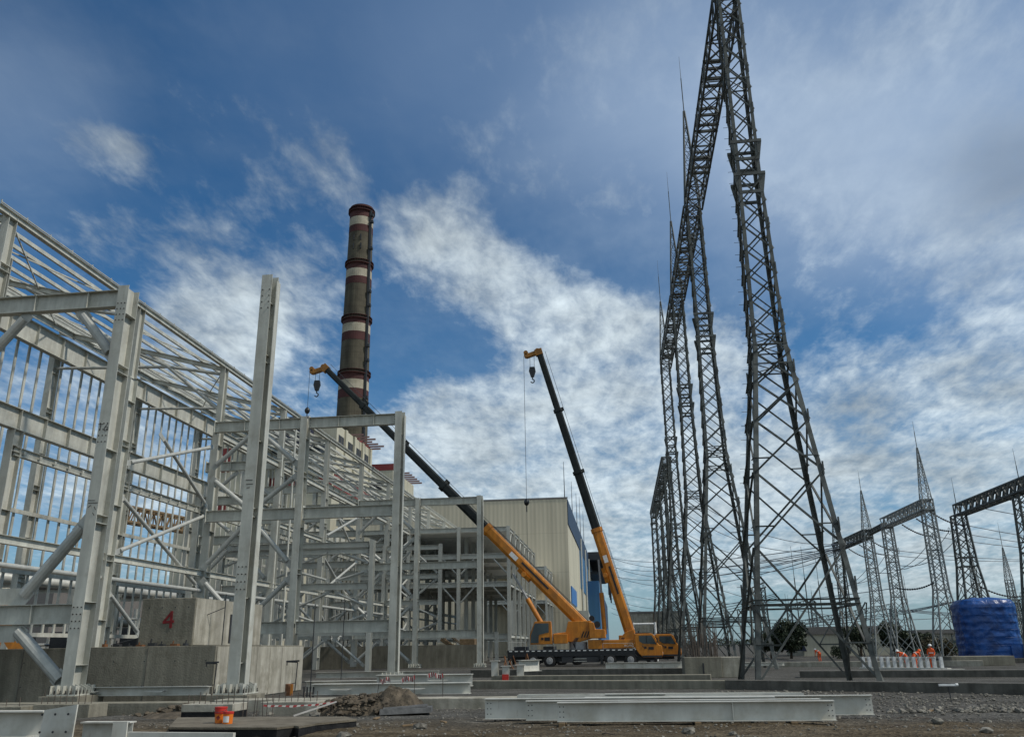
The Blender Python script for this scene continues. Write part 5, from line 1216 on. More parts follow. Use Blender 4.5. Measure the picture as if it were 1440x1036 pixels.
# ------------------------------------------------------------------ concrete works
def concrete_works():
    t = thing('concrete_wall', 'long chest-high cast concrete foundation wall behind the nearest steel columns', 'concrete wall', (-23, 36, G))
    mb = MB(); mb.box(-31, -23.4, 36.0, 46.5, G, 1.84); mb.build('wall', 'concrete', t, bevel=.02)
    mb = MB(); mb.box(-23.37, -17.3, 36.0, 46.5, G, 1.86); mb.build('wall', 'concrete', t, bevel=.02)
    mb = MB(); mb.box(-17.29, -17.27, 36.1, 46.4, G + .05, 1.80); mb.build('lit_tint_face', 'concrete_light', t)  # paler concrete on the sun-facing side: its brightness is put into the colour
    for x in (-29.0, -26.2, -20.4): mb = MB(); mb.box(x, x + .03, 35.985, 35.999, G, 1.8); mb.build('formwork_joint', 'concrete_dark', t)
    for k in range(10):
        for z in (.25, 1.25): mb = MB(); mb.tube((-30.3 + k * 1.4, 36, z), (-30.3 + k * 1.4, 35.992, z), .028, n=8); mb.build('tie_hole', 'dark', t)
    for k in range(6): mb = MB(); mb.box(-17.268, -17.262, 37.2 + k * 1.55, 37.22 + k * 1.55, G + .1, 1.78); mb.build('formwork_joint', 'concrete', t)
    # big block with the painted number
    t = thing('numbered_block', 'square concrete pedestal block with a dark red 4 painted on its front', 'concrete block', (-20, 37, 1.86))
    mb = MB(); mb.box(-21.25, -18.72, 36.6, 43.9, 1.87, 3.9); mb.build('block', 'concrete', t, bevel=.025)
    mb = MB(); mb.box(-18.718, -18.70, 36.65, 43.8, 1.9, 3.87); mb.build('lit_tint_face', 'concrete_light', t)  # right side in paler concrete, standing in for sunlight on that face
    mb = MB(); mb.box(-18.699, -18.66, 40.1, 41.1, 2.0, 3.3); mb.build('recess', 'dark', t)
    # numeral 4 from strokes
    cx, cz = -19.93, 2.98
    mb = MB(); Y = 36.588
    mb.bar((cx + .12, Y, cz + .30), (cx - .21, Y, cz - .09), .02, .10, (0, 0, 1)); mb.bar((cx - .25, Y - .0015, cz - .12), (cx + .27, Y - .0015, cz - .08), .02, .11, (0, 0, 1)); mb.bar((cx + .12, Y - .003, cz + .36), (cx + .14, Y - .003, cz - .36), .12, .02, (0, 1, 0))
    mb.build('painted_number', 'number_red', t)
    for k in range(4): mb = MB(); mb.tube((-20.9 + k * .62, 36.6, 3.5), (-20.9 + k * .62, 36.592, 3.5), .03, n=8); mb.build('tie_hole', 'dark', t)
    mb = MB(); mb.tube((-19.3, 36.9, 3.9), (-19.3, 36.9, 3.97), .03)
    # wall between the portals
    t = thing('rear_wall', 'low concrete wall running behind the second portal frame', 'concrete wall', (-28, 97, G))
    mb = MB(); mb.box(-52, -16.2, 97.5, 98.3, G, 1.95); mb.build('wall', 'concrete', t)
    t = thing('mid_wall', 'low dark concrete wall stretching behind the middle portal frame', 'concrete wall', (-34, 64, G))
    mb = MB(); mb.box(-50, -25, 66, 66.8, G, 1.55); mb.build('wall', 'concrete', t)
    # grade beam (kerb-like) across the foreground
    mb = MB(); mb.box(-34, -14.9, 30.0, 30.9, G - .1, -.08)
    solid('grade_beam', mb, 'concrete', 'left long flat-topped concrete grade beam crossing the foreground under the columns', 'grade beam', bevel=.02)
    mb = MB(); mb.box(-14.88, 3.2, 31.2, 32.3, G - .1, -.07)
    solid('grade_beam', mb, 'concrete_light', 'pale-topped concrete grade beam running right from the lone column behind the girder stack', 'grade beam', bevel=.02)
    def strip(name, label, p, q, w, z1, mat):
        mb = MB(); p, q = V(p), V(q); h = (z1 - G + .1); c = V((0, 0, G - .1 + h / 2)); mb.bar(p + c, q + c, w, h); solid(name, mb, mat, label, 'grade beam', bevel=.02)
    strip('grade_beam', 'brown-grey concrete ledge left of the huge tower base, in front of the white girder by the crane', (-9.5, 47.6, 0), (4.9, 44.4, 0), .9, -.06, 'concrete')
    strip('grade_beam', 'dark concrete kerb passing in front of the huge tower base to the right', (4.95, 44.0, 0), (34, 27.2, 0), .8, -.03, 'concrete_dark')
    strip('grade_beam', 'farther low concrete ledge below the crane truck', (-11, 64.5, 0), (5.5, 62.5, 0), 1.2, .08, 'concrete_dark')
    strip('grade_beam', 'second low concrete ledge between the crane truck and the kerb', (-8, 54.5, 0), (5, 52.8, 0), 1.0, -.05, 'concrete')
    strip('grade_beam', 'low dark concrete ledge behind the kerb on the far right', (11, 58, 0), (40, 52, 0), 1.4, -.05, 'concrete_dark')
    strip('grade_beam', 'thin pale concrete ledge in front of the trees', (11, 84, 0), (30, 79, 0), .8, -.0, 'concrete_light')
    # pale foundations under T2 with sprouting reinforcement
    t = thing('rebar_plinth', 'concrete plinth with a thicket of rusty reinforcement bars, left of the huge tower', 'concrete plinth', (5.4, 60, G))
    mb = MB(); mb.box(3.95, 6.35, 59, 61.4, G, .82); mb.build('block', 'concrete', t, bevel=.03)
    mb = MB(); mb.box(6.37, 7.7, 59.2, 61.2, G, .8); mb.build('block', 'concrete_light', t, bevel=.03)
    mb = MB(); mb.box(5.1, 5.2, 58.96, 58.99, -.2, .45); mb.build('slot', 'dark', t)
    rnd = random.Random(5)
    for i in range(88):
        x = rnd.uniform(4.05, 6.3); y = rnd.uniform(59.1, 61.3); h = rnd.uniform(.8, 2.3); mb = MB()
        mb.tube((x, y, .8), (x + rnd.gauss(0, .04), y, .8 + h), .016, n=4); mb.build('rebar', 'rebar', t)
    # pedestals of the columns
    def pedestal(x0, x1, y0, y1, zt, label, mat='concrete', dark=False, bars=True, seed=0, bz=None):
        t = thing('column_pedestal', label, 'concrete pedestal', ((x0 + x1) / 2, (y0 + y1) / 2, G), 'column pedestals')
        mb = MB(); mb.box(x0, x1, y0, y1, (G - .25) if not dark else zt - .23, zt); mb.build('block', mat, t, bevel=.015)
        if dark:
            mb = MB(); mb.box(x0 + .012, x1 - .012, y0 + .012, y1 - .012, G - .3, zt - .231); mb.build('coated_base', 'bitumen', t)
        if bars:
            rnd = random.Random(seed)
            for i in range(9):
                x = x0 + (x1 - x0) * (i + .5) / 9; mb = MB(); mb.tube((x, y0 + .25, zt), (x + rnd.gauss(0, .01), y0 + .25, zt + rnd.uniform(.22, .36)), .013, n=5); mb.build('anchor_bar', 'rebar', t)
    pedestal(-23.3, -21.6, 33.3, 35.1, -.01, 'concrete pedestal under the nearest portal column')
    pedestal(-16.2, -14.5, 33.2, 34.9, -.01, 'concrete pedestal under the free-standing column')
    pedestal(-20.0, -17.95, 28.4, 29.5, -.02, 'rough concrete pedestal stub in front of the nearest portal column, partly in a dug pit', bars=True, seed=2)
    pedestal(-24.6, -20.15, 28.0, 29.0, -.06, 'long concrete stub with upright anchor bars at the left edge', seed=3)
    pedestal(-13.9, -12.2, 26.9, 28.0, .04, 'grey stub with black bitumen coat beside the red buckets', 'concrete_light', True, seed=4)
    pedestal(-12.2, -10.2, 29.0, 30.0, -.03, 'pale stub with bars just in front of the free-standing column', 'concrete_light', seed=6)
    t = thing('coated_foundation', 'nearest foundation slab with grey top and black bitumen side, cracked at its right end', 'foundation slab', (-11.5, 24, G))
    P = [(-11.55, 21.8), (-8.6, 21.6), (-8.35, 22.1), (-8.15, 21.9), (-8.0, 22.8), (-7.3, 24.0), (-7.9, 24.9), (-10.2, 25.1), (-13.0, 25.0)]
    def slab(P, z0, z1):
        n = len(P); mb = MB(); mb.add([(x, y, z0) for x, y in P] + [(x, y, z1) for x, y in P], [tuple(range(n - 1, -1, -1)), tuple(range(n, 2 * n))] + [(i, (i + 1) % n, n + (i + 1) % n, n + i) for i in range(n)]); return mb
    slab(P, -.25, -.2).build('screed_top', 'screed', t)
    slab([(x * .995 - .05, y + .02) for x, y in P], G - .6, -.251).build('coated_side', 'bitumen', t)
M['number_red'] = surf('faded_red_number', (0.13, 0.010, 0.012), (0.22, 0.018, 0.02), 6, 0.8)
M['screed'] = surf('dusty_screed', (0.095, 0.080, 0.056), (0.17, 0.148, 0.11), 2, 0.95, bump=0.4, bscale=22)
concrete_works()

def pit():
    # dug trench in front of the coated foundation shows as dark soil slopes
    pass

# ------------------------------------------------------------------ loose steel
def girder_piece(label, x0, x1, y, z, h, b, group, name='loose_girder', mat='whitesteel', holes=True, stiff=(), rot=0, lying=False, endplate=False):
    L_ = x1 - x0; c = V(((x0 + x1) / 2, y, z)); t = thing(name, label, 'steel girder', tuple(c), group)
    d = V((math.cos(rot), math.sin(rot), 0)); mb = MB(); a, e = c - d * L_ / 2, c + d * L_ / 2
    up = (0, 0, 1) if not lying else tuple(V((0, 0, 1)).cross(d))
    hh = V((0, 0, h / 2 if not lying else b / 2))
    mb.ib(a + hh, e + hh, b, h, .022, .014, up)
    n = V((-d.y, d.x, 0))
    if not lying:
        for s in stiff:
            p = a + d * L_ * s + hh; mb.bar(p - V((0, 0, h / 2 - .023)), p + V((0, 0, h / 2 - .023)), .02, b - .02, tuple(n))
    mb.cur = 1
    if holes and not lying:
        for ee, sg in ((a, 1), (e, -1)):
            for i in range(3):
                for j in range(2):
                    p = ee + d * sg * (.07 + j * .1) + hh + V((0, 0, (i - 1) * h * .26)); mb.tube(p - n * .0075, p - n * .012, .016, n=8)
    o = mb.build('girder_profile', None, t, mats=[mat, 'dark'])
    if endplate and not lying:
        mb = MB(); mb.bar(e + d * .001 , e + d * .02, .3, h + .06); v = mb.v; mb.v = [tuple(V(p) + hh) for p in v]; mb.build('end_plate', mat, t)
    return t
g = 'white girders stacked in the foreground'
girder_piece('front girder of the foreground stack, with one stiffener right of its middle', -1.88, 5.52, 24.9, -.36, .50, .26, g, stiff=(.64,))
girder_piece('second girder of the foreground stack, its left end showing behind the front one', -2.82, 5.3, 25.55, -.37, .52, .26, g)
girder_piece('leftmost-reaching girder of the foreground stack with bolt holes at left end', -4.1, 4.2, 26.2, -.38, .56, .26, g)
girder_piece('girder reaching farthest right in the foreground stack, bolt holes at its right end', -1.2, 6.98, 26.75, -.36, .53, .26, g)
girder_piece('flat-lying girder on top of the rear of the foreground stack, plain left end', -2.9, 4.1, 27.6, -.1, .36, .26, g, lying=True)
girder_piece('flat-lying girder with dark open web at the rear right of the stack', -1.1, 5.4, 28.4, -.12, .42, .28, g, lying=True)
girder_piece('rearmost flat-lying girder of the foreground stack, tapering out at the right', -3.5, 4.9, 29.3, -.15, .40, .28, g, lying=True)
girder_piece('short white girder cover strip lying on the stack near its left third', -.6, 1.2, 27.1, .12, .12, .2, g, holes=False)
for k, (x, lab) in enumerate(((-1.75, 'left'), (1.9, 'middle'), (4.4, 'right'))):
    mb = MB(); mb.box(x - .08, x + .08, 24.6, 27.2, G - .02, -.372 if k else -.372); solid('timber_bearer', mb, 'wood', lab + ' timber bearer under the foreground girder stack', 'timber', group='timber bearers under the stack')
g = 'white column members lying by the grade beam'
def member(label, x0, x1, y, z, h=.42, b=.5, rot=0.0):
    t = girder_piece(label, x0, x1, y, z, h, b, g, 'loose_column_member', lying=False, holes=False, rot=rot)
    for s in (.2, .66):
        mb = MB(); x = x0 + (x1 - x0) * s; mb.poly([(x - .45, z + h * .55), (x + .45, z + h * .55), (x + .3, z + h * .42), (x - .3, z + h * .42)], y - b / 2 - .25, y - b / 2 - .002); mb.build('bracket_plate', 'whitesteel', t)
    return t
member('long white column member lying on the ground right of the lone column, front one', -12.6, -6.1, 35.2, -.12, .42, .5)
member('white column member lying behind the front one, ringed by striped tape', -10.9, -6.6, 38.6, .02, .5, .5)
member('second rear white column member half hidden by the taped one', -15.2, -9.3, 41.5, -.3, .5, .5)
member('long flat white member lying at the foot of the long concrete wall', -23.2, -16.9, 34.9, -.07, .34, .4)
girder_piece('white steel girder lying in front of the crane truck wheels', -1.4, 4.5, 70.2, -.1, .45, .35, 'loose girders in the middle ground', mat='whitesteel', holes=False, stiff=(.25, .5, .75))
girder_piece('short white girder stub lying end-on left of the crane truck', -7.1, -5.2, 58, .1, .7, .5, 'loose girders in the middle ground', rot=.9, holes=False)
girder_piece('long thin white girder far behind the front legs of the huge tower', 10.3, 13.6, 78, -.2, .3, .3, 'loose girders in the middle ground', holes=False)
girder_piece('flat white beam lying in the middle ground under the frames', -22, -13, 62, -.3, .4, .4, 'loose girders in the middle ground', holes=False)
for k, (x, y, h, lab) in enumerate(((-7.9, 54.5, 1.25, 'short upright white stub with slanted top beside the ledge, left one'), (-7.15, 54.0, .95, 'short upright white stub with red tag, middle one'), (-6.3, 54.3, 1.0, 'short upright white stub at the right of the group'))):
    mb = MB(); mb.ib((x, y, G), (x, y, G + h), .4, .45, .03, .025, (0, 1, 0)); mb.box(x - .3, x + .3, y - .3, y + .3, G + h, G + h + .03)
    o = solid('steel_stub', mb, 'whitesteel', lab, 'steel stub')
mb = MB(); mb.box(-7.35, -6.95, 53.68, 53.72, -.3, .05); solid('red_tag', mb, 'red', 'small red square board leaning on the white stubs', 'board')
# pieces at the lower left corner
def corner_piece():
    t = thing('end_plate_girder', 'white girder with bolted square end plate at the lower left corner', 'steel girder', (-15.5, 20.5, G))
    mb = MB(); mb.ib((-19.5, 20.9, -.02), (-14.15, 20.7, -.02), .4, .6, .03, .02); mb.build('girder_profile', 'whitesteel', t)
    mb = MB(); mb.cur = 0; mb.add([(-14.0, 20.25, -.42), (-13.05, 20.1, -.42), (-13.02, 20.1, .45), (-13.95, 20.25, .32), (-14.0, 20.30, -.42), (-13.05, 20.15, -.42), (-13.02, 20.15, .45), (-13.95, 20.30, .32)],
           [(0, 1, 2, 3), (7, 6, 5, 4), (0, 4, 5, 1), (1, 5, 6, 2), (2, 6, 7, 3), (3, 7, 4, 0)])
    mb.cur = 1
    for x in (-13.8, -13.5, -13.2):
        for z in (-.15, .24): mb.tube((x, 20.10 + (-13.05 - x) * -.158, z), (x, 20.085 + (-13.05 - x) * -.158, z), .028, n=8)
    mb.build('end_plate', None, t, mats=['whitesteel', 'dark'])
    mb = MB(); mb.ib((-13.3, 20.9, -.2), (-12.0, 20.9, -.2), .3, .42, .03, .02); mb.box(-12.35, -11.98, 20.6, 20.64, -.45, .03); mb.build('short_branch', 'whitesteel', t)
    mb = MB(); mb.bar((-12.0, 20.7, -.29), (-9.2, 20.5, -.30), .12, .16); solid('square_bar', mb, 'whitesteel', 'thin square white bar lying beside the end-plate girder', 'steel bar')
    girder_piece('small white girder end poking in at the very bottom left edge', -18.5, -15.6, 19.6, -.44, .35, .3, 'corner girders', holes=False)
corner_piece()
# lattice pile on the right
def lattice_pile():
    t = thing('ladder_frame', 'white ladder-like steel frame lying on edge behind the kerb on the right', 'steel frame', (18.8, 63, G))
    A, Bq = V((16.6, 65.2, -.15)), V((20.9, 60.6, -.15))
    for z in (-.2, .02): mb = MB(); mb.bar(A + V((0, 0, z)), Bq + V((0, 0, z)), .5, .12); mb.build('chord', 'whitesteel', t)
    for k in range(13):
        p = A.lerp(Bq, (k + .5) / 13.5); mb = MB(); mb.box(p.x - .09, p.x + .09, p.y - .12, p.y + .12, -.06, .62); mb.build('rung', 'white', t)
    for k in range(13):
        p = A.lerp(Bq, (k + .5) / 13.5) ; 
    mb = MB(); mb.bar(A + V((0, .5, .72)), Bq + V((-.6, .5, .72)), .1, .08); mb.build('top_rail', 'whitesteel', t)
    girder_piece('white box beam end lying at the right foot of the ladder frame', 18.8, 21.4, 59.6, -.42, .32, .45, 'loose girders in the middle ground', holes=False)
lattice_pile()

# ------------------------------------------------------------------ small site things
def buckets():
    t = thing('paint_bucket', 'tall red and orange paint bucket standing on the coated slab', 'bucket', (-10.75, 23.0, -.2), 'paint buckets')
    mb = MB(); mb.lathe([(.13, 0), (.148, .23)], (-10.75, 23.0, -.2), 28); mb.build('body', 'bucket_orange', t, smooth=False)
    mb = MB(); mb.lathe([(.149, .23), (.157, .24), (.16, .36), (.167, .37), (.167, .40), (.05, .405)], (-10.75, 23.0, -.2), 28); mb.build('rim_band', 'red', t)
    mb = MB(); mb.add([(-10.80, 22.845, -.06), (-10.74, 22.84, -.12), (-10.68, 22.845, -.06), (-10.74, 22.84, .0)], [(0, 1, 2, 3)]); mb.build('hazard_diamond', 'darkred', t)
    mb = MB(); mb.path([(-10.92, 23.0, .15), (-10.90, 22.86, .10), (-10.75, 22.82, .07), (-10.60, 22.86, .10), (-10.58, 23.0, .15)], .006, 4); mb.build('handle', 'wire', t)
    t = thing('paint_bucket', 'small orange paint tin with pale label beside the tall bucket', 'bucket', (-10.42, 22.75, -.2), 'paint buckets')
    mb = MB(); mb.lathe([(.12, 0), (.13, .24)], (-10.42, 22.75, -.2), 24); mb.build('body', 'bucket_orange', t)
    mb = MB(); mb.lathe([(.134, .24), (.14, .25), (.14, .30), (.03, .302)], (-10.42, 22.75, -.2), 24); mb.build('lid', 'red', t)
    mb = MB(); n = 10
    vs = []
    for i in range(n + 1):
        a = math.radians(-130 + 75 * i / n); vs += [(-10.42 + .1305 * math.cos(a), 22.75 + .1305 * math.sin(a), -.16), (-10.42 + .134 * math.cos(a), 22.75 + .134 * math.sin(a), -.01)]
    mb.add(vs, [(2 * i, 2 * i + 2, 2 * i + 3, 2 * i + 1) for i in range(n)]); mb.build('paper_label', 'white', t)
M['bucket_orange'] = surf('orange_bucket', (0.62, 0.14, 0.012), (0.75, 0.20, 0.02), 6, 0.5)
buckets()
def small_stuff():
    rnd = random.Random(9)
    t = thing('rusty_can', 'rusty brown can with a yellow side standing on the grade beam', 'can', (-13.3, 34.4, -.1))
    mb = MB(); mb.lathe([(.15, 0), (.16, .1), (.16, .42), (.15, .44), (.02, .43)], (-13.3, 34.4, -.1), 20); mb.build('body', 'rust', t)
    mb = MB(); mb.box(-13.18, -13.10, 34.23, 34.25, -.05, .33); mb.build('yellow_strip', 'orange', t)
    for k in range(4):
        mb = MB(); x = -12.9 + k * .13; mb.tube((x, 35, -.3), (x, 35, .2), .035, n=8); solid('anchor_rod', mb, 'dark', 'short upright dark rod in the row of four right of the rusty can', 'rod', group='row of four dark rods')
    # rods with striped tape
    for k, (x, y, h) in enumerate(((-9.45, 33.4, 1.05), (-7.95, 33.4, 1.15), (-6.85, 33.4, 1.2))):
        w = ('left', 'middle', 'right')[k]
        t = thing('tape_stake', w + ' of the three rebar stakes carrying red and white warning tape', 'stake', (x, y, G), 'tape stakes')
        mb = MB(); mb.tube((x, y, G), (x + (.14, 0.0, .0)[k], y, G + h), .013, n=5); mb.build('rod', 'rebar', t)
        mb = MB(); n = 14; x2 = x + (.14, 0, 0)[k]; L_ = (.42, -.52, -.6)[k]
        vs = []; 
        for i in range(n + 1):
            xx = x2 + L_ * i / n; zz = G + h - .05 - .05 * math.sin(i * .5) - (.12 * (i / n) * (k == 1)); vs += [(xx, y - .02 - .03 * math.sin(i), zz), (xx + .03, y - .02 - .02 * math.sin(i + 1), zz - .16 + .02 * math.sin(i * 1.7))]
        for i in range(n): mb.cur = i % 2; mb.add([vs[2 * i], vs[2 * i + 1], vs[2 * i + 3], vs[2 * i + 2]], [(0, 1, 2, 3)])
        mb.build('striped_tape', None, t, mats=['oldred', 'oldwhite'])
    # tape by the buckets
    t = thing('warning_tape', 'red and white striped tape sagging in front of the free-standing column foot', 'warning tape', (-11, 28.4, G))
    mb = MB(); A, Bq = V((-11.6, 27.9, -.04)), V((-9.5, 28.6, .0)); n = 19
    vs = []
    for i in range(n + 1):
        s = i / n; p = A.lerp(Bq, s) - V((0, 0, .25 * s * (1 - s))); vs += [p, p - V((.02, .02, .05 + .015 * math.sin(i)))]
    for i in range(n): mb.cur = i % 2; mb.add([vs[2 * i], vs[2 * i + 1], vs[2 * i + 3], vs[2 * i + 2]], [(0, 1, 2, 3)])
    mb.build('tape', None, t, mats=['oldred', 'oldwhite'])
    mb = MB(); mb.bar((-10.4, 27.4, -.35), (-9.35, 28.4, .0), .06, .04); solid('painted_lath', mb, 'oldwhite', 'slanting white wooden lath with pink end beside the striped tape', 'lath')
    for k in range(7):
        mb = MB(); x = -12.15 + k * .16; y = 27.6 + rnd.uniform(-.1, .1); mb.tube((x, y, -.45), (x + rnd.gauss(0, .03), y, .15 + rnd.uniform(0, .15)), .012, n=5)
        solid('rebar_starter', mb, 'rebar', 'thin rusty starter bar standing in the cluster in front of the free-standing column', 'rebar', group='rebar cluster near the buckets')
    for k in range(3):
        mb = MB(); x = -9.75 + k * .1; mb.tube((x, 28.9, G - .05), (x, 28.9, -.02), .01, n=5); solid('rebar_starter', mb, 'rebar', 'thin rusty starter bar right of the striped tape', 'rebar', group='three bars right of the tape')
    # little portal of bent bars by column foot
    for (x, y, lab) in ((-17.05, 35.6, 'black bent-bar bracket against the concrete wall, left of the free-standing column'), (-13.9, 36.6, 'black bent-bar bracket right of the free-standing column')):
        mb = MB(); mb.path([(x - .0, y, -.05), (x + .05, y, 1.12), (x - .42, y, 1.14), (x - .42, y, 1.0)], .022, 6); mb.bar((x - .45, y, 1.16), (x + .12, y, 1.18), .06, .07); mb.path([(x + .02, y, .3), (x - .4, y, .22)], .015, 5)
        solid('bent_bar_bracket', mb, 'dark', lab, 'bracket')
    # cable on the block
    mb = MB(); mb.path([V((-22.3, 36.3, 1.95)).lerp(V((-18.0, 38.0, 3.52)), i / 12) - V((0, 0, .5 * (i / 12) * (1 - i / 12))) for i in range(13)], .018, 5); solid('slack_cable', mb, 'dark', 'dark slack cable slanting up across the numbered concrete block', 'cable')
    for x, y, z0, z1, lab in ((-18.0, 38.0, 1.86, 4.1, 'thin rod standing on the wall right of the numbered block'), (-13.9, 38.5, -.4, 3.6, 'thin rod standing right of the free-standing column'), (-15.6, 48, -.4, 4.4, 'thin dark rod between the free-standing column and the middle portal')):
        mb = MB(); mb.tube((x, y, z0), (x, y, z1), .025, n=6); solid('thin_rod', mb, 'dark', lab, 'rod')
    for k in range(8):
        x = -22.6 + k * .55 + rnd.uniform(-.2, .2); h = rnd.uniform(.08, .3)
        mb = MB(); mb.box(x, x + rnd.uniform(.1, .35), 36.15, 36.4, 1.865, 1.865 + h * .5); mb.tube((x + .05, 36.3, 1.865 + h * .5), (x + .07, 36.3, 1.9 + h), .03, n=6)
        solid('debris_piece', mb, 'dark' if k % 3 else 'rust', 'small dark offcut lying on the top of the concrete wall', 'debris', group='offcuts on the wall top')
    # pile of dug-out clay
    mb = MB(); n = 72; m_ = 34; vs = []
    for j in range(m_):
        for i in range(n):
            x = -10.5 + 4.4 * i / (n - 1); y = 28.6 + 2.1 * j / (m_ - 1)
            u, v = (x + 8.7) / 2.0, (y - 29.7) / 1.0; r = u * u + v * v
            h = max(0, 1 - r) ** .8 * .62 + max(0, 1 - ((x + 7.4) / .9) ** 2 - v * v) * .42
            h += (.16 * noise.noise(V((x * 2.2, y * 2.2, 2))) + .12 * noise.noise(V((x * 6, y * 6, 4))) + .07 * noise.noise(V((x * 15, y * 15, 6)))) * min(1, h * 4)
            vs.append((x, y, G - .06 + h))
    mb.add(vs, [(j * n + i, j * n + i + 1, (j + 1) * n + i + 1, (j + 1) * n + i) for j in range(m_ - 1) for i in range(n - 1)])
    for i in range(420):
        a = rnd.uniform(0, 6.28); q = rnd.random() ** .5; x = -8.7 + 2.1 * q * math.cos(a); y = 29.6 + 1.0 * q * math.sin(a); h = max(0, 1 - q * q) ** .8 * .58
        rock(mb, (x, y, G + h), rnd.choice([.03, .05, .05, .08, .12]), rnd)
    o = mb.build('soil_heap', 'soil'); tag(o, 'heap of lumpy brown clay and rubble in front of the striped tape stakes', 'soil heap')
    mb = MB(); mb.lathe([(1.6, 0), (1.1, .16), (.6, .24), (.1, .3)], (-14.9, 29.3, G - .05), 18)
    for i in range(260):
        x = rnd.gauss(-14.9, .7); y = rnd.uniform(28.6, 29.9); rock(mb, (x, y, G + max(0, .35 - abs(x + 14.9) * .2) * rnd.random()), rnd.choice([.05, .08, .12, .16]), rnd)
    o = mb.build('soil_heap', 'soil'); tag(o, 'small mound of dark clods left of the bitumen-coated stub', 'soil heap')
    # dark slab offcut
    mb = MB(); mb.prof([(-.5, 0), (.5, 0), (.42, .16), (-.42, .16)], (-8.0, 29.0, G + .03), (-6.35, 29.25, G + .08)); mb.prof([(-.3, .16), (.3, .16), (.26, .21), (-.26, .21)], (-7.9, 29.0, G + .03), (-6.5, 29.2, G + .09))
    solid('slab_offcut', mb, 'slate', 'dark grey slab offcut resting at the right foot of the clay heap', 'slab offcut')
    # marker board
    t = thing('survey_marker', 'small white T-shaped survey board on a thin stake on the right gravel', 'marker', (11.35, 33.3, G))
    mb = MB(); mb.tube((11.37, 33.3, G - .1), (11.35, 33.3, .1), .018, n=6); mb.build('stake', 'dark', t)
    mb = MB(); mb.box(11.03, 11.62, 33.27, 33.33, .09, .16); mb.tube((11.6, 33.3, .125), (11.68, 33.3, .125), .05, n=10); mb.build('board', 'white', t)
    # timber stair
    t = thing('timber_stairs', 'rough timber access stairs between the portal frames', 'stairs', (-19, 99, G))
    for s in (0, 1.4): mb = MB(); mb.bar((-20.6, 99 + s, 2.6), (-16.4, 99 + s, -.3), .12, .35); mb.build('stringer', 'wood', t)
    for k in range(9): mb = MB(); x = -20.3 + k * .46; z = 2.45 - k * .32; mb.box(x - .15, x + .15, 99.05, 100.35, z, z + .05); mb.build('tread', 'wood', t)
    for s in (0, 1.4): mb = MB(); mb.bar((-20.6, 99 + s, 3.6), (-16.4, 99 + s, .7), .08, .1); [mb.bar((-20.3 + k * 1.2, 99 + s, 2.4 - .82 * k), (-20.3 + k * 1.2, 99 + s, 3.4 - .82 * k), .07) for k in range(4)]; mb.build('handrail', 'wood', t)
    for k in range(3):
        mb = MB(); x = -24 + k * 2.6; mb.box(x, x + 1.8, 101, 103, G, 1.8 + .4 * k); solid('formwork_panel', mb, ('wood', 'cream', 'wood')[k], ('brown formwork stack left of the timber stairs', 'cream hoarding box behind the timber stairs', 'brown formwork box nearest the timber stairs')[k], 'formwork', bevel=.03)
    rnd = random.Random(21)
    for k in range(9):
        x = -11.6 + k * .33; mb = MB(); mb.bar((x, 86 + rnd.uniform(-.5, .5), G), (x + rnd.uniform(-.5, .5), 86.2, G + rnd.uniform(.4, 1.5)), .08); solid('scrap_bar', mb, 'rust', 'leaning rusty scrap bar at the rear end of the crane truck', 'scrap', group='scrap by the crane truck')
M['oldred'] = flat('faded_tape_red', (0.26, 0.03, 0.03), 0.7)
M['oldwhite'] = flat('dusty_tape_white', (0.42, 0.40, 0.37), 0.7)
M['slate'] = surf('dark_slab', (0.06, 0.062, 0.062), (0.12, 0.122, 0.12), 3, 0.85, bump=.3, bscale=15)
small_stuff()

def debris():
    rnd = random.Random(77)
    for k in range(34):
        y = rnd.uniform(21.5, 29.5); x = rnd.uniform(-.42, .46) * y - .5
        if -13.5 < x < -7 and y < 26: continue
        if -4.5 < x < 7.2 and 24 < y < 30: continue
        z = G + ground_h(x, y); a = rnd.uniform(0, 3.1); l = rnd.uniform(.15, .6); d = V((math.cos(a), math.sin(a), 0)) * l / 2; c = V((x, y, z))
        mb = MB(); q = k % 3
        if q == 0: mb.bar(c - d + V((0, 0, .03)), c + d + V((0, 0, .05)), rnd.uniform(.05, .12), .035); o = ('timber_offcut', 'wood', 'small timber offcut lying on the bare foreground ground', 'timber', 'timber offcuts on the ground')
        elif q == 1: mb.path([c - d + V((0, 0, .02)), c + V((rnd.uniform(-.1, .1), rnd.uniform(-.1, .1), .06)), c + d + V((0, 0, .02))], .012, 5); o = ('wire_scrap', 'rebar', 'bent scrap of rusty bar lying on the foreground ground', 'scrap', 'bar scraps on the ground')
        else: rock(mb, (x, y, z + .05), rnd.uniform(.12, .24), rnd, .6); o = ('loose_rock', 'stone', 'fist-sized to head-sized loose rock lying on the foreground ground', 'rock', 'single rocks on the ground')
        solid(o[0], mb, o[1], o[2], o[3], group=o[4])
debris()

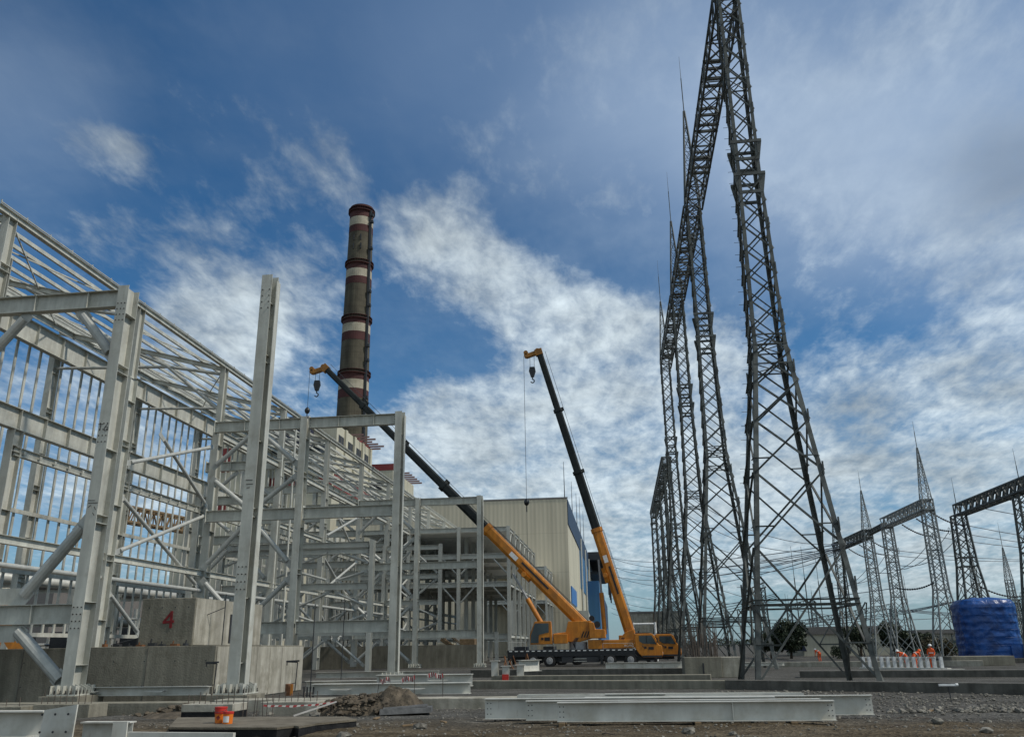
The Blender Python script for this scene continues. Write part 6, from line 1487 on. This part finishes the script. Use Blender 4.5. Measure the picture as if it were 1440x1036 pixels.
# ------------------------------------------------------------------ workers
def worker(label, loc, face, pose, helmet='white'):
    """one continuous skinned body; pose joints in metres, x = right, y = forward (facing), z = up"""
    t = thing('person', label, 'person', loc, 'site workers')
    J, E_, Rr = [], [], []
    def j(p, r, par=None):
        J.append(p); Rr.append(r)
        if par is not None: E_.append((par, len(J) - 1))
        return len(J) - 1
    P = pose
    pel = j(P['pelvis'], .15); ch = j(P['chest'], .165, pel); nk = j(P['neck'], .065, ch); hd = j(P['head'], .095, nk); j(P['crown'], .085, hd)
    nose = V(P['head']) + V(P['look']) * .10; j(tuple(nose), .028, hd)
    for s in ('L', 'R'):
        sh = j(P['sh' + s], .075, ch); el = j(P['el' + s], .05, sh); wr = j(P['wr' + s], .036, el); pm = j(tuple(V(P['wr' + s]) + (V(P['wr' + s]) - V(P['el' + s])).normalized() * .08), .036, wr)
        for q in (-.02, -.007, .007, .02):
            d = (V(P['wr' + s]) - V(P['el' + s])).normalized(); j(tuple(V(P['wr' + s]) + d * .17 + V((q * 1.6, 0, 0))), .010, pm)
        j(tuple(V(P['wr' + s]) + (V(P['wr' + s]) - V(P['el' + s])).normalized() * .09 + V((.05 if s == 'L' else -.05, .02, 0))), .012, pm)
        hp = j(P['hp' + s], .10, pel); kn = j(P['kn' + s], .07, hp); an = j(P['an' + s], .05, kn); j(tuple(V(P['an' + s]) + V((0, .16, -.06))), .042, an)
    ca, sa = math.cos(face), math.sin(face)
    rot = lambda p: (p[0] * ca - p[1] * sa, p[0] * sa + p[1] * ca, p[2])
    me = bpy.data.meshes.new('body'); me.from_pydata([rot(p) for p in J], E_, []); o = bpy.data.objects.new('body', me); COL.objects.link(o); o.parent = t
    me.materials.append(M['hivis'])
    sk = o.modifiers.new('skin', 'SKIN'); sk.use_smooth_shade = True
    for v, r in zip(me.skin_vertices[0].data, Rr): v.radius = (r, r)
    me.skin_vertices[0].data[0].use_root = True
    sb = o.modifiers.new('sub', 'SUBSURF'); sb.levels = 1; sb.render_levels = 2
    H_ = V(rot(P['head'])) + V((0, 0, .03)); B0 = V(loc)
    mb = MB(); mb.lathe([(.175, 0), (.135, .015), (.13, .06), (.10, .12), (.05, .15), (.01, .155)], tuple(B0 + H_ + V((0, 0, .04))), 20); mb.build('helmet', helmet, t, smooth=True)
    mb = MB(); f_ = V(rot(P['look'])); c = B0 + H_ + f_ * .085 + V((0, 0, -.03)); mb.lathe([(.01, -.10), (.055, -.08), (.068, -.02), (.06, .05)], tuple(c - f_ * .02), 12); mb.build('face', 'skin', t, smooth=True)
    for s in ('L', 'R'):
        d = (V(P['wr' + s]) - V(P['el' + s])).normalized(); w = B0 + V(rot(P['wr' + s])); dd = V(rot(tuple(d)))
        mb = MB(); mb.tube(w + dd * .0, w + dd * .1, .048, .045, 8); mb.build('glove', 'dark', t)
    mb = MB(); ce = B0 + (V(rot(P['pelvis'])) * .4 + V(rot(P['chest'])) * .6); ax = (V(rot(P['chest'])) - V(rot(P['pelvis']))).normalized(); mb.tube(ce - ax * .03, ce + ax * .03, .185, .19, 16); mb.build('reflective_band', 'white', t)
crouch = dict(pelvis=(0, -.1, .48), chest=(0, .12, .86), neck=(0, .2, 1.04), head=(0, .25, 1.17), crown=(0, .24, 1.27), look=(0, .9, -.4), shL=(.19, .14, .95), elL=(.25, .34, .72), wrL=(.16, .52, .58), shR=(-.19, .14, .95), elR=(-.25, .36, .74), wrR=(-.14, .54, .56),
              hpL=(.11, -.08, .47), knL=(.17, .34, .52), anL=(.15, .08, .09), hpR=(-.11, -.08, .47), knR=(-.17, .32, .42), anR=(-.15, .0, .09))
bend = dict(pelvis=(0, -.12, .9), chest=(0, .26, 1.16), neck=(0, .42, 1.22), head=(0, .53, 1.22), crown=(0, .6, 1.28), look=(0, .6, -.75), shL=(.19, .32, 1.14), elL=(.22, .36, .86), wrL=(.16, .46, .64), shR=(-.19, .32, 1.14), elR=(-.22, .36, .86), wrR=(-.14, .48, .64),
            hpL=(.1, -.12, .86), knL=(.13, .02, .48), anL=(.12, -.08, .08), hpR=(-.1, -.12, .86), knR=(-.14, .04, .48), anR=(-.13, -.06, .08))
stand = dict(pelvis=(0, 0, .96), chest=(0, .02, 1.3), neck=(0, .03, 1.5), head=(0, .05, 1.62), crown=(0, .04, 1.74), look=(.3, .9, -.2), shL=(.2, .02, 1.42), elL=(.27, .02, 1.14), wrL=(.2, .22, .98), shR=(-.2, .02, 1.42), elR=(-.27, 0, 1.14), wrR=(-.22, .18, .95),
             hpL=(.1, 0, .92), knL=(.12, .04, .5), anL=(.12, -.02, .08), hpR=(-.1, 0, .92), knR=(-.12, .02, .5), anR=(-.13, -.04, .08))
worker('worker in orange overalls bending down behind the white ladder frame, leftmost of the group', (22.9, 76, G), 1.4, bend)
worker('worker in orange overalls crouching in the middle of the group behind the ladder frame', (23.75, 76.3, G), -1.2, bend, 'hivis')
worker('worker in red-orange overalls and white helmet standing slightly apart on the right', (24.5, 74.5, G), 2.6, stand)
worker('lone worker in orange overalls crouching by the mural seen through the huge tower', (22.3, 105, G), .6, bend)

# ------------------------------------------------------------------ render settings
sc.view_settings.view_transform = 'Standard'; sc.view_settings.look = 'None'; sc.view_settings.exposure = 0; sc.view_settings.gamma = 1
sc.cycles.max_bounces = 6
